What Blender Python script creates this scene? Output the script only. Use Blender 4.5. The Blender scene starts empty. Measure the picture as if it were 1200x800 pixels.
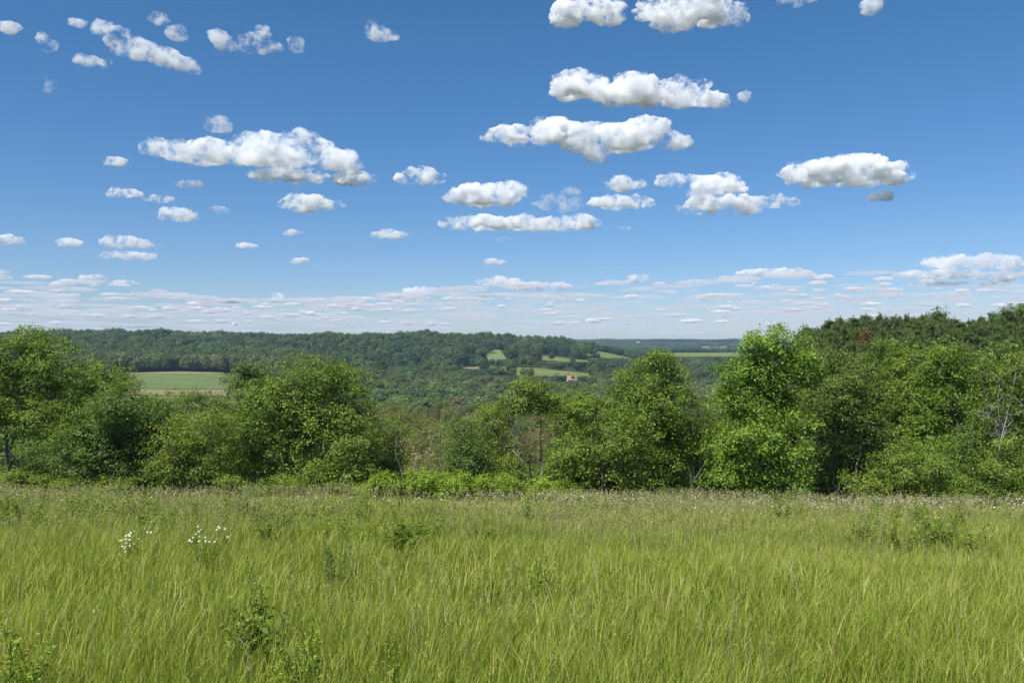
import bpy, bmesh, math, random
import numpy as np
from mathutils import Vector, noise, Matrix

R = math.radians
sc = bpy.context.scene
COL = sc.collection
F, HY, EYE = 1000.0, 405.0, 1.72      # focal length in px of a 1200 px wide picture, horizon row, eye height
RNG = np.random.default_rng(11)
random.seed(11)

# ------------------------------------------------------------------ camera, sky, sun
cam = bpy.data.cameras.new('camera')
camo = bpy.data.objects.new('camera', cam)
COL.objects.link(camo)
cam.sensor_width = 36
cam.lens = 30
cam.clip_start = .1
cam.clip_end = 120000
camo.location = (0, 0, EYE)
camo.rotation_euler = (R(90) + math.atan(5 / 1000), 0, 0)
sc.camera = camo

SUN_EL, SUN_AZ = R(56), R(222)
sdir = Vector((math.sin(SUN_AZ) * math.cos(SUN_EL), math.cos(SUN_AZ) * math.cos(SUN_EL), math.sin(SUN_EL)))
world = bpy.data.worlds.new('World')
sc.world = world
world.use_nodes = True
wn = world.node_tree
bg = wn.nodes['Background']
sky = wn.nodes.new('ShaderNodeTexSky')
sky.sky_type = 'NISHITA'
sky.sun_disc = False
sky.sun_elevation = SUN_EL
sky.sun_rotation = SUN_AZ
sky.altitude = 300
sky.air_density = 1.0
sky.dust_density = .15
sky.ozone_density = 4.0
hs = wn.nodes.new('ShaderNodeHueSaturation')
hs.inputs['Saturation'].default_value = 1.24
mx = wn.nodes.new('ShaderNodeMix')
mx.data_type = 'RGBA'
mx.blend_type = 'MULTIPLY'
mx.inputs[0].default_value = 1
tc_ = wn.nodes.new('ShaderNodeTexCoord')
sx_ = wn.nodes.new('ShaderNodeSeparateXYZ')
rp_ = wn.nodes.new('ShaderNodeValToRGB')
rp_.color_ramp.elements[0].position, rp_.color_ramp.elements[0].color = 0.0, (.72, .765, 1.0, 1)
rp_.color_ramp.elements[1].position, rp_.color_ramp.elements[1].color = .34, (.98, 1.0, 1.0, 1)
_e = rp_.color_ramp.elements.new(.12)
_e.color = (.84, .875, 1.0, 1)
wn.links.new(tc_.outputs['Generated'], sx_.inputs[0])
wn.links.new(sx_.outputs['Z'], rp_.inputs[0])
wn.links.new(rp_.outputs[0], mx.inputs[7])
wn.links.new(sky.outputs[0], hs.inputs['Color'])
wn.links.new(hs.outputs[0], mx.inputs[6])
wn.links.new(mx.outputs[2], bg.inputs[0])
bg.inputs[1].default_value = .088

sun = bpy.data.lights.new('sun', 'SUN')
sun.energy = 5.0
sun.angle = R(.5)
sun.color = (1, .972, .925)
suno = bpy.data.objects.new('sun', sun)
COL.objects.link(suno)
suno.rotation_euler = sdir.to_track_quat('Z', 'Y').to_euler()

sc.view_settings.view_transform = 'Standard'
sc.view_settings.look = 'None'
sc.view_settings.exposure = 0.35
sc.view_settings.gamma = 1
sc.render.engine = 'CYCLES'
sc.cycles.max_bounces = 18
sc.cycles.diffuse_bounces = 4
sc.cycles.glossy_bounces = 2
sc.cycles.transmission_bounces = 4
sc.cycles.volume_bounces = 11
sc.cycles.use_denoising = True
sc.cycles.denoiser = 'OPENIMAGEDENOISE'
sc.cycles.denoising_prefilter = 'FAST'
sc.cycles.use_adaptive_sampling = False

# ------------------------------------------------------------------ helpers
def at(px, py, Y):
    return np.array([(px - 600) / F * Y, Y, EYE - (py - HY) / F * Y])


def mesh_np(name, V, loops, counts, mats=(), attrs=None, midx=None, smooth=False):
    """mesh from flat numpy arrays: V (n,3), loops (flat vertex indices), counts (corners per face); attrs {name: (domain, values)}"""
    me = bpy.data.meshes.new(name)
    V = np.asarray(V, np.float32)
    loops = np.asarray(loops, np.int32)
    counts = np.asarray(counts, np.int32)
    me.vertices.add(len(V))
    me.vertices.foreach_set('co', V.ravel())
    me.loops.add(len(loops))
    me.loops.foreach_set('vertex_index', loops)
    me.polygons.add(len(counts))
    starts = np.zeros(len(counts), np.int32)
    starts[1:] = np.cumsum(counts)[:-1]
    me.polygons.foreach_set('loop_start', starts)
    if smooth:
        me.polygons.foreach_set('use_smooth', np.ones(len(counts), bool))
    for m in mats:
        me.materials.append(m)
    if midx is not None:
        me.polygons.foreach_set('material_index', np.asarray(midx, np.int32))
    for k, (dom, val) in (attrs or {}).items():
        a = me.attributes.new(k, 'FLOAT', dom)
        a.data.foreach_set('value', np.asarray(val, np.float32))
    me.update(calc_edges=True)
    me.validate()
    return me


def obj(name, me, parent=None, **props):
    o = bpy.data.objects.new(name, me)
    COL.objects.link(o)
    if parent is not None:
        o.parent = parent
    for k, v in props.items():
        o[k] = v
    return o


def thing(name, label, cat, loc=(0, 0, 0), group=None, rz=0):
    o = bpy.data.objects.new(name, None)
    COL.objects.link(o)
    o.empty_display_size = .3
    o.location = tuple(float(q) for q in loc)
    o.rotation_euler = (0, 0, rz)
    o['label'] = label
    o['category'] = cat
    if group:
        o['group'] = group
    return o


def dup(root, loc, rz=0.0, scale=(1, 1, 1), label=None, color=None):
    r = root.copy()
    COL.objects.link(r)
    r.location = tuple(float(q) for q in loc)
    r.rotation_euler = (0, 0, rz)
    r.scale = scale
    if label:
        r['label'] = label
    if color is not None:
        r.color = color
    for ch in list(root.children):
        c = ch.copy()
        COL.objects.link(c)
        c.parent = r
        if color is not None:
            c.color = color
    return r


def unit(a):
    return a / np.maximum(np.linalg.norm(a, axis=-1, keepdims=True), 1e-9)


# ------------------------------------------------------------------ materials
def new_mat(name):
    m = bpy.data.materials.new(name)
    m.use_nodes = True
    n = m.node_tree
    n.nodes.remove(n.nodes['Principled BSDF'])
    return m, n, n.nodes['Material Output']


def leaf_mat(name, dark, mid, light, trans=.38, gloss=.10, rough=.42, source='tint', huevar=None, gain=(2.15, 2.02, 1.34)):
    """two-sided leaf: diffuse + translucent + a little sheen; colour goes dark-mid-light with the per-leaf tint.
    huevar: None, 'object' (object colour multiplies) or 'instancer' (per-instance colour multiplies)"""
    m, n, out = new_mat(name)
    N = n.nodes.new
    at_ = N('ShaderNodeAttribute')
    at_.attribute_name = 'tint'
    cr = N('ShaderNodeValToRGB')
    dark, mid, light = [tuple(min(.9, v * g) for v, g in zip(c_, gain)) for c_ in (dark, mid, light)]
    e = cr.color_ramp.elements
    e[0].position, e[0].color = 0, (*dark, 1)
    e[1].position, e[1].color = 1, (*light, 1)
    k = e.new(.5)
    k.color = (*mid, 1)
    n.links.new(at_.outputs['Fac'], cr.inputs[0])
    c = cr.outputs[0]
    if huevar:
        mu = N('ShaderNodeMix')
        mu.data_type, mu.blend_type = 'RGBA', 'MULTIPLY'
        mu.inputs[0].default_value = 1
        if huevar == 'object':
            oi = N('ShaderNodeObjectInfo')
            n.links.new(oi.outputs['Color'], mu.inputs[7])
        else:
            ai = N('ShaderNodeAttribute')
            ai.attribute_type = 'INSTANCER'
            ai.attribute_name = 'hue'
            n.links.new(ai.outputs['Color'], mu.inputs[7])
        n.links.new(c, mu.inputs[6])
        c = mu.outputs[2]
    d, t, g = N('ShaderNodeBsdfDiffuse'), N('ShaderNodeBsdfTranslucent'), N('ShaderNodeBsdfGlossy')
    warm = N('ShaderNodeMix')
    warm.data_type, warm.blend_type = 'RGBA', 'MULTIPLY'
    warm.inputs[0].default_value = 1
    warm.inputs[7].default_value = (1.15, 1.1, .55, 1)
    n.links.new(c, warm.inputs[6])
    n.links.new(c, d.inputs[0])
    n.links.new(warm.outputs[2], t.inputs[0])
    g.inputs['Roughness'].default_value = max(.62, rough)
    g.inputs['Color'].default_value = (.8, .85, .8, 1)
    a, b = N('ShaderNodeMixShader'), N('ShaderNodeMixShader')
    a.inputs[0].default_value = trans
    n.links.new(d.outputs[0], a.inputs[1])
    n.links.new(t.outputs[0], a.inputs[2])
    b.inputs[0].default_value = gloss * .25
    n.links.new(a.outputs[0], b.inputs[1])
    n.links.new(g.outputs[0], b.inputs[2])
    n.links.new(b.outputs[0], out.inputs['Surface'])
    return m


def noise_mat(name, c1, c2, scale=8.0, rough=.9, detail=5):
    m, n, out = new_mat(name)
    N = n.nodes.new
    tc = N('ShaderNodeTexCoord')
    nz = N('ShaderNodeTexNoise')
    nz.inputs['Scale'].default_value = scale
    nz.inputs['Detail'].default_value = detail
    cr = N('ShaderNodeValToRGB')
    cr.color_ramp.elements[0].position, cr.color_ramp.elements[0].color = .3, (*c1, 1)
    cr.color_ramp.elements[1].position, cr.color_ramp.elements[1].color = .7, (*c2, 1)
    p = N('ShaderNodeBsdfPrincipled')
    p.inputs['Roughness'].default_value = rough
    p.inputs['Specular IOR Level'].default_value = .2
    n.links.new(tc.outputs['Object'], nz.inputs['Vector'])
    n.links.new(nz.outputs[0], cr.inputs[0])
    n.links.new(cr.outputs[0], p.inputs['Base Color'])
    n.links.new(p.outputs[0], out.inputs['Surface'])
    return m


BARK = noise_mat('bark', (.06, .05, .04), (.14, .12, .095), 9)
PALE_BARK = noise_mat('pale_bark', (.12, .10, .08), (.22, .195, .16), 7)
DEAD_BARK = noise_mat('dead_bark', (.22, .20, .175), (.36, .34, .31), 6)

LM = {
    'airy':   leaf_mat('leaf_airy', (.050, .088, .020), (.084, .135, .028), (.140, .195, .042)),
    'bright': leaf_mat('leaf_bright', (.048, .082, .016), (.082, .134, .024), (.150, .200, .038)),
    'maple':  leaf_mat('leaf_maple', (.054, .100, .016), (.094, .163, .025), (.162, .234, .040)),
    'deep':   leaf_mat('leaf_deep', (.034, .068, .020), (.060, .106, .028), (.105, .158, .042)),
    'blue':   leaf_mat('leaf_blue', (.036, .070, .028), (.060, .102, .040), (.105, .155, .062)),
    'yellow': leaf_mat('leaf_yellow', (.055, .088, .016), (.092, .140, .024), (.150, .195, .040)),
    'olive':  leaf_mat('leaf_olive', (.046, .078, .020), (.076, .118, .028), (.128, .172, .044)),
    'tan':    leaf_mat('leaf_tan', (.090, .098, .046), (.150, .150, .078), (.230, .215, .125)),
    'brown':  leaf_mat('leaf_brown', (.075, .064, .040), (.115, .098, .062), (.165, .140, .092)),
    'bramble': leaf_mat('leaf_bramble', (.070, .120, .014), (.115, .180, .022), (.185, .250, .036)),
    'pine':   leaf_mat('needle_pine', (.036, .062, .026), (.062, .094, .038), (.108, .140, .060), trans=.25),
    'rust':   leaf_mat('needle_rust', (.105, .070, .036), (.15, .10, .052), (.21, .145, .08), trans=.2, gain=(1.3, 1.2, 1.1)),
    'valley': leaf_mat('leaf_valley', (.048, .072, .022), (.078, .108, .034), (.120, .150, .052), huevar='object', gain=(1.85, 1.62, 1.25)),
    'forest': leaf_mat('leaf_forest', (.034, .062, .026), (.054, .090, .038), (.085, .124, .052), huevar='instancer', gain=(1.8, 1.6, 1.3)),
    'weed':   leaf_mat('leaf_weed', (.072, .122, .020), (.120, .182, .030), (.185, .245, .046)),
}

# ------------------------------------------------------------------ terrain
FARR = [(3000, -30), (4000, -6), (5000, 27), (6500, 8), (9000, -45), (14500, -80)]
COLS = {
    -300: [(62, -10), (110, -18), (160, -27), (230, -33), (350, -36), (500, -37), (640, -36), (800, -34), (900, -31), (1100, -22), (1250, -10), (1400, 4), (1600, 15), (1900, 8), (2300, -10)],
    60:  [(62, -10), (110, -18), (160, -27), (230, -33), (350, -36), (500, -37), (640, -36), (800, -34), (900, -31), (1100, -22), (1250, -10), (1400, 4), (1600, 15), (1900, 8), (2300, -10)],
    150: [(62, -10.3), (110, -19), (160, -28), (230, -33), (350, -36), (500, -37), (640, -35.5), (800, -32.5), (900, -29), (1100, -22), (1250, -10), (1400, 3), (1600, 13.5), (1900, 6), (2300, -10)],
    275: [(62, -10.5), (110, -20), (160, -30), (230, -35), (350, -37), (500, -38), (640, -36), (800, -32.5), (900, -29), (1100, -24), (1250, -14), (1400, 0), (1600, 10.5), (1900, 3), (2300, -12)],
    350: [(62, -10.6), (110, -21), (160, -32), (230, -38), (350, -41), (500, -42), (640, -40), (800, -38), (900, -36), (1100, -30), (1250, -20), (1400, -7), (1600, 5.5), (1900, 0), (2300, -14)],
    450: [(62, -10.8), (110, -21), (160, -33), (230, -40), (350, -43), (500, -44), (640, -43), (800, -41), (900, -39), (1100, -34), (1250, -24), (1400, -8), (1600, 11.5), (1900, 2), (2300, -14)],
    520: [(62, -10.9), (110, -21), (160, -33), (230, -40), (350, -43), (500, -44), (640, -43), (800, -41), (900, -39), (1100, -34), (1250, -22), (1400, -7), (1600, 12), (1900, 2), (2300, -14)],
    575: [(62, -11), (110, -21), (160, -33), (230, -41), (350, -44), (500, -45), (640, -45), (850, -44), (1000, -39), (1150, -31), (1250, -20), (1400, -8), (1600, 7), (1900, 0), (2300, -16)],
    620: [(62, -11), (110, -21), (160, -33), (230, -41), (350, -44), (500, -46), (640, -46), (850, -45), (1000, -36), (1150, -28), (1250, -24), (1400, -13), (1600, 3), (1900, -3), (2300, -18)],
    665: [(62, -11), (110, -20), (160, -32), (230, -40), (350, -44), (500, -46), (640, -46), (850, -45), (1000, -37), (1150, -30), (1250, -26), (1400, -18), (1600, -2), (1900, -5), (2300, -18)],
    705: [(62, -11), (110, -20), (160, -31), (230, -39), (350, -44), (500, -46), (640, -46), (850, -45), (1000, -40), (1250, -28), (1400, -21), (1500, -17.5), (1700, -8), (1900, -12), (2300, -20)],
    735: [(62, -11), (110, -19), (160, -30), (230, -38), (350, -43), (500, -45), (640, -45), (850, -44), (1000, -41), (1250, -33), (1400, -28), (1600, -22), (1800, -20), (2000, -20), (2300, -20)],
    780: [(62, -11), (110, -18), (160, -28), (230, -36), (350, -42), (500, -44), (640, -44), (850, -43), (1000, -41), (1250, -38), (1400, -36), (1600, -31), (1800, -25), (2200, -16), (2500, -20)],
    870: [(62, -11), (90, -13), (130, -19), (230, -30), (350, -38), (500, -42), (640, -43), (850, -42), (1000, -41), (1250, -38), (1400, -36), (1600, -31), (1800, -25), (2200, -15), (2500, -20)],
    960: [(62, -10.5), (90, -9.5), (130, -9), (180, -12), (260, -20), (400, -30), (640, -38), (1000, -38), (1600, -31), (2200, -20)],
    1100: [(62, -10), (90, -8.6), (120, -7.5), (180, -8), (260, -14), (400, -24), (640, -34), (1000, -34), (1600, -30), (2200, -22)],
    1500: [(62, -10), (90, -8), (120, -6.5), (180, -6), (260, -10), (400, -20), (640, -30), (1000, -30), (1600, -28), (2200, -22)],
}
_lr = np.linspace(math.log(56), math.log(14500), 260)
_cx = np.array(sorted(COLS))
_tab = np.array([np.interp(_lr, [math.log(56)] + [math.log(y) for y, _ in COLS[c] + FARR], [-9.1] + [g for _, g in COLS[c] + FARR]) for c in _cx])
_px = np.arange(-300, 1501, 10.0)
_tab = np.array([[np.interp(p, _cx, _tab[:, j]) for j in range(len(_lr))] for p in _px])
for _ in range(6):
    _tab[:, 1:-1] = .25 * _tab[:, :-2] + .5 * _tab[:, 1:-1] + .25 * _tab[:, 2:]
    _tab[1:-1] = .25 * _tab[:-2] + .5 * _tab[1:-1] + .25 * _tab[2:]


def ground(X, Y):
    X, Y = np.asarray(X, float), np.asarray(Y, float)
    Xc = np.clip(X, -70, 70)
    near = np.where(Y > 0, -.151 * Y - .014 * Xc * np.clip(Y, 0, 60) / 50, -.06 * np.maximum(Y, -200))
    near = near + .10 * np.sin(X * .31 + 1.3) * np.sin(Y * .23) * np.clip(np.abs(Y) / 10, 0, 1) + .05 * np.sin(X * .9 + Y * .6)* np.clip(np.abs(Y) / 10, 0, 1)
    Ys = np.maximum(Y, 56)
    p = np.clip(600 + 1000 * X / np.maximum(Ys, 1), -300, 1500)
    fi = (p + 300) / 10
    i = np.clip(fi.astype(int), 0, len(_px) - 2)
    fj = (np.log(Ys) - _lr[0]) / (_lr[1] - _lr[0])
    j = np.clip(fj.astype(int), 0, len(_lr) - 2)
    u, v = np.clip(fi - i, 0, 1), np.clip(fj - j, 0, 1)
    far = (_tab[i, j] * (1 - u) + _tab[i + 1, j] * u) * (1 - v) + (_tab[i, j + 1] * (1 - u) + _tab[i + 1, j + 1] * u) * v
    w = np.clip((Y - 50) / 14, 0, 1)
    w = w * w * (3 - 2 * w)
    return near * (1 - w) + far * w


def gz(x, y):
    return float(ground(np.array([x]), np.array([y]))[0])


def gpt(px, Y):
    x = (px - 600) / F * Y
    return np.array([x, Y, gz(x, Y)])


ang = np.concatenate([np.arange(-50, 50.01, .25), np.arange(53, 307.1, 4.0)])
ang = np.radians(ang)
rad = np.concatenate([[.6], 1.0 * 1.03 ** np.arange(0, 325)])
rad = np.append(rad[rad < 14400], 14400)
A_, R_ = np.meshgrid(ang, rad)
GX, GY = (R_ * np.sin(A_)).ravel(), (R_ * np.cos(A_)).ravel()
GV = np.stack([GX, GY, ground(GX, GY)], 1)
na, nr = len(ang), len(rad)
ii, jj = np.meshgrid(np.arange(nr - 1), np.arange(na), indexing='ij')
j2 = (jj + 1) % na
q = np.stack([ii * na + jj, ii * na + j2, (ii + 1) * na + j2, (ii + 1) * na + jj], -1).reshape(-1, 4)[:, ::-1]
GV = np.vstack([GV, [[0, 0, gz(0, 0)]]])
tri = np.stack([np.full(na, len(GV) - 1), (np.arange(na) + 1) % na, np.arange(na)], 1)


def ground_mat():
    m, n, out = new_mat('turf_ground')
    N = n.nodes.new
    tc = N('ShaderNodeTexCoord')
    a, b = N('ShaderNodeTexNoise'), N('ShaderNodeTexNoise')
    a.inputs['Scale'].default_value, a.inputs['Detail'].default_value = .012, 6
    b.inputs['Scale'].default_value, b.inputs['Detail'].default_value = 2.2, 6
    cr = N('ShaderNodeValToRGB')
    cr.color_ramp.elements[0].position, cr.color_ramp.elements[0].color = .35, (.040, .056, .024, 1)
    cr.color_ramp.elements[1].position, cr.color_ramp.elements[1].color = .68, (.080, .096, .042, 1)
    cr2 = N('ShaderNodeValToRGB')
    cr2.color_ramp.elements[0].position, cr2.color_ramp.elements[0].color = .3, (.55, .5, .42, 1)
    cr2.color_ramp.elements[1].position, cr2.color_ramp.elements[1].color = .7, (1.15, 1.1, 1, 1)
    mu = N('ShaderNodeMix')
    mu.data_type, mu.blend_type = 'RGBA', 'MULTIPLY'
    mu.inputs[0].default_value = 1
    d = N('ShaderNodeBsdfDiffuse')
    n.links.new(tc.outputs['Object'], a.inputs['Vector'])
    n.links.new(tc.outputs['Object'], b.inputs['Vector'])
    n.links.new(a.outputs[0], cr.inputs[0])
    n.links.new(b.outputs[0], cr2.inputs[0])
    n.links.new(cr.outputs[0], mu.inputs[6])
    n.links.new(cr2.outputs[0], mu.inputs[7])
    n.links.new(mu.outputs[2], d.inputs[0])
    n.links.new(d.outputs[0], out.inputs['Surface'])
    return m


obj('ground', mesh_np('ground', GV, np.concatenate([q.ravel(), tri.ravel()]), np.concatenate([np.full(len(q), 4), np.full(len(tri), 3)]), [ground_mat()], smooth=True), kind='structure')


def field_mat(name, c1, c2, scale, rows=0.0, rot=0.0):
    m, n, out = new_mat(name)
    N = n.nodes.new
    tc = N('ShaderNodeTexCoord')
    mp = N('ShaderNodeMapping')
    mp.inputs['Rotation'].default_value = (0, 0, rot)
    nz = N('ShaderNodeTexNoise')
    nz.inputs['Scale'].default_value, nz.inputs['Detail'].default_value = scale, 5
    n.links.new(tc.outputs['Object'], mp.inputs[0])
    n.links.new(mp.outputs[0], nz.inputs['Vector'])
    f = nz.outputs[0]
    if rows:
        wv = N('ShaderNodeTexWave')
        wv.bands_direction = 'Y'
        wv.inputs['Scale'].default_value = rows
        wv.inputs['Distortion'].default_value = 2.5
        wv.inputs['Detail'].default_value = 3
        n.links.new(mp.outputs[0], wv.inputs['Vector'])
        ad = N('ShaderNodeMath')
        ad.operation = 'MULTIPLY_ADD'
        ad.inputs[1].default_value = .25
        n.links.new(wv.outputs['Fac'], ad.inputs[0])
        n.links.new(nz.outputs[0], ad.inputs[2])
        sb = N('ShaderNodeMath')
        sb.operation = 'SUBTRACT'
        sb.inputs[1].default_value = .12
        n.links.new(ad.outputs[0], sb.inputs[0])
        f = sb.outputs[0]
    cr = N('ShaderNodeValToRGB')
    cr.color_ramp.elements[0].position, cr.color_ramp.elements[0].color = .3, (*c1, 1)
    cr.color_ramp.elements[1].position, cr.color_ramp.elements[1].color = .7, (*c2, 1)
    d = N('ShaderNodeBsdfDiffuse')
    n.links.new(f, cr.inputs[0])
    n.links.new(cr.outputs[0], d.inputs[0])
    n.links.new(d.outputs[0], out.inputs['Surface'])
    return m


CROP = field_mat('crop_rows', (.105, .145, .048), (.150, .188, .068), .03, .12)
HAY = field_mat('hay', (.18, .175, .082), (.25, .23, .115), .05)
PAST = field_mat('pasture', (.115, .150, .040), (.190, .205, .066), .03)
LUSH = field_mat('lush_meadow', (.135, .190, .062), (.175, .225, .082), .02)

# fields as polygons in (bearing px, distance)
FIELDS = [
    ('crop_field', CROP, [(128, 715), (285, 700), (290, 900), (215, 925), (160, 900), (128, 890)]),
    ('hay_strip', HAY, [(128, 640), (285, 632), (285, 694), (128, 708)]),
    ('lower_meadow', PAST, [(128, 470), (290, 460), (287, 624), (128, 632)]),
    ('hay_margin', HAY, [(128, 896), (165, 906), (215, 930), (262, 918), (262, 935), (215, 950), (150, 925), (128, 915)]),
    ('pasture', PAST, [(585, 1040), (640, 985), (692, 985), (690, 1090), (645, 1130), (600, 1165), (560, 1185), (556, 1165)]),
    ('upland_meadow', LUSH, [(549, 1230), (594, 1225), (592, 1320), (586, 1440), (580, 1440), (575, 1345), (548, 1300)]),
    ('valley_meadow', LUSH, [(452, 300), (474, 296), (474, 322), (455, 330)]),
    ('stubble_strip', HAY, [(540, 1150), (560, 1145), (560, 1166), (542, 1172)]),
    ('hillside_meadow', PAST, [(635, 1300), (688, 1280), (690, 1350), (636, 1390)]),
    ('hillside_pasture', PAST, [(688, 1480), (735, 1450), (745, 1600), (700, 1720), (690, 1660)]),
    ('plateau_field', PAST, [(775, 1830), (880, 1830), (880, 2230), (775, 2180)]),
    ('far_field', HAY, [(822, 3900), (850, 3850), (852, 4050), (822, 4100)]),
]


def in_poly(px, ly, poly):
    c = np.zeros(px.shape, bool)
    for (x1, y1), (x2, y2) in zip(poly, poly[1:] + poly[:1]):
        y1, y2 = math.log(y1), math.log(y2)
        if y1 == y2:
            continue
        s = ((y1 > ly) != (y2 > ly)) & (px < (x2 - x1) * (ly - y1) / (y2 - y1) + x1)
        c ^= s
    return c


for fi_, (nm, mt, poly) in enumerate(FIELDS):
    bm = bmesh.new()
    pts = []
    for (a, b), (c, d) in zip(poly, poly[1:] + poly[:1]):
        for k in np.linspace(0, 1, 9)[:-1]:
            pts.append((a + (c - a) * k, b + (d - b) * k))
    vs = [bm.verts.new(((p - 600) / F * y + math.sin(i_ * 1.7) * y * .0006, y, 0)) for i_, (p, y) in enumerate(pts)]
    bm.faces.new(vs)
    bmesh.ops.triangulate(bm, faces=bm.faces[:])
    for _ in range(3):
        bmesh.ops.subdivide_edges(bm, edges=[e for e in bm.edges if e.calc_length() > 12], cuts=1)
        bmesh.ops.triangulate(bm, faces=bm.faces[:])
    for v in bm.verts:
        v.co.z = gz(v.co.x, v.co.y) + .5 + .03 * fi_
    bmesh.ops.recalc_face_normals(bm, faces=bm.faces[:])
    me = bpy.data.meshes.new(nm)
    bm.to_mesh(me)
    bm.free()
    me.materials.append(mt)
    obj(nm, me, kind='structure')


# ------------------------------------------------------------------ plant geometry
def leaf_arrays(C, nrm, L, W, rng, fold=.18, axis=None):
    """rhombic leaves: centres C, normals nrm, lengths L, widths W -> verts (4n,3)"""
    n = len(C)
    nrm = unit(nrm)
    if axis is None:
        axis = rng.normal(size=(n, 3))
    axis = unit(axis - nrm * np.sum(axis * nrm, 1, keepdims=True))
    side = np.cross(nrm, axis)
    L, W = np.broadcast_to(L, n)[:, None], np.broadcast_to(W, n)[:, None]
    a = C - axis * L * .5
    b = C + side * W * .5 + nrm * W * fold + axis * L * .05
    c = C + axis * L * .5 - nrm * L * .08
    d = C - side * W * .5 + nrm * W * fold + axis * L * .05
    return np.stack([a, b, c, d], 1).reshape(-1, 3)


def leaf_mesh(name, C, nrm, L, W, tint, mat, rng, axis=None):
    V = leaf_arrays(C, nrm, L, W, rng, axis=axis)
    n = len(C)
    return mesh_np(name, V, np.arange(4 * n), np.full(n, 4), [mat], {'tint': ('FACE', np.clip(tint, 0, 1))})


class Tubes:
    def __init__(self):
        self.V, self.L, self.n = [], [], 0

    def add(self, pts, radii, sides=5):
        pts = np.asarray(pts, float)
        radii = np.broadcast_to(radii, len(pts))
        T = unit(np.gradient(pts, axis=0))
        ref = np.where(np.abs(T[:, 2:3]) > .9, [[1.0, 0, 0]], [[0, 0, 1.0]])
        A = unit(np.cross(T, ref))
        B = np.cross(T, A)
        th = np.linspace(0, 2 * math.pi, sides, endpoint=False)
        ring = pts[:, None] + radii[:, None, None] * (np.cos(th)[None, :, None] * A[:, None] + np.sin(th)[None, :, None] * B[:, None])
        self.V.append(ring.reshape(-1, 3))
        m = len(pts)
        i, j = np.meshgrid(np.arange(m - 1), np.arange(sides), indexing='ij')
        k = (j + 1) % sides
        self.L.append((np.stack([i * sides + j, i * sides + k, (i + 1) * sides + k, (i + 1) * sides + j], -1).reshape(-1, 4)) + self.n)
        self.n += m * sides

    def mesh(self, name, mat):
        V, L = np.vstack(self.V), np.vstack(self.L)
        return mesh_np(name, V, L.ravel(), np.full(len(L), 4), [mat], smooth=True)


def curve(a, b, rng, bend=.12, n=6, sag=0.0):
    a, b = np.asarray(a, float), np.asarray(b, float)
    t = np.linspace(0, 1, n)[:, None]
    d = np.linalg.norm(b - a)
    k = rng.normal(size=3) * bend * d
    wob = rng.normal(size=(n, 3)) * d * .025
    wob[0] = wob[-1] = 0
    return a + (b - a) * t + (4 * t * (1 - t)) * (k + np.array([0, 0, -sag * d])) + wob


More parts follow.
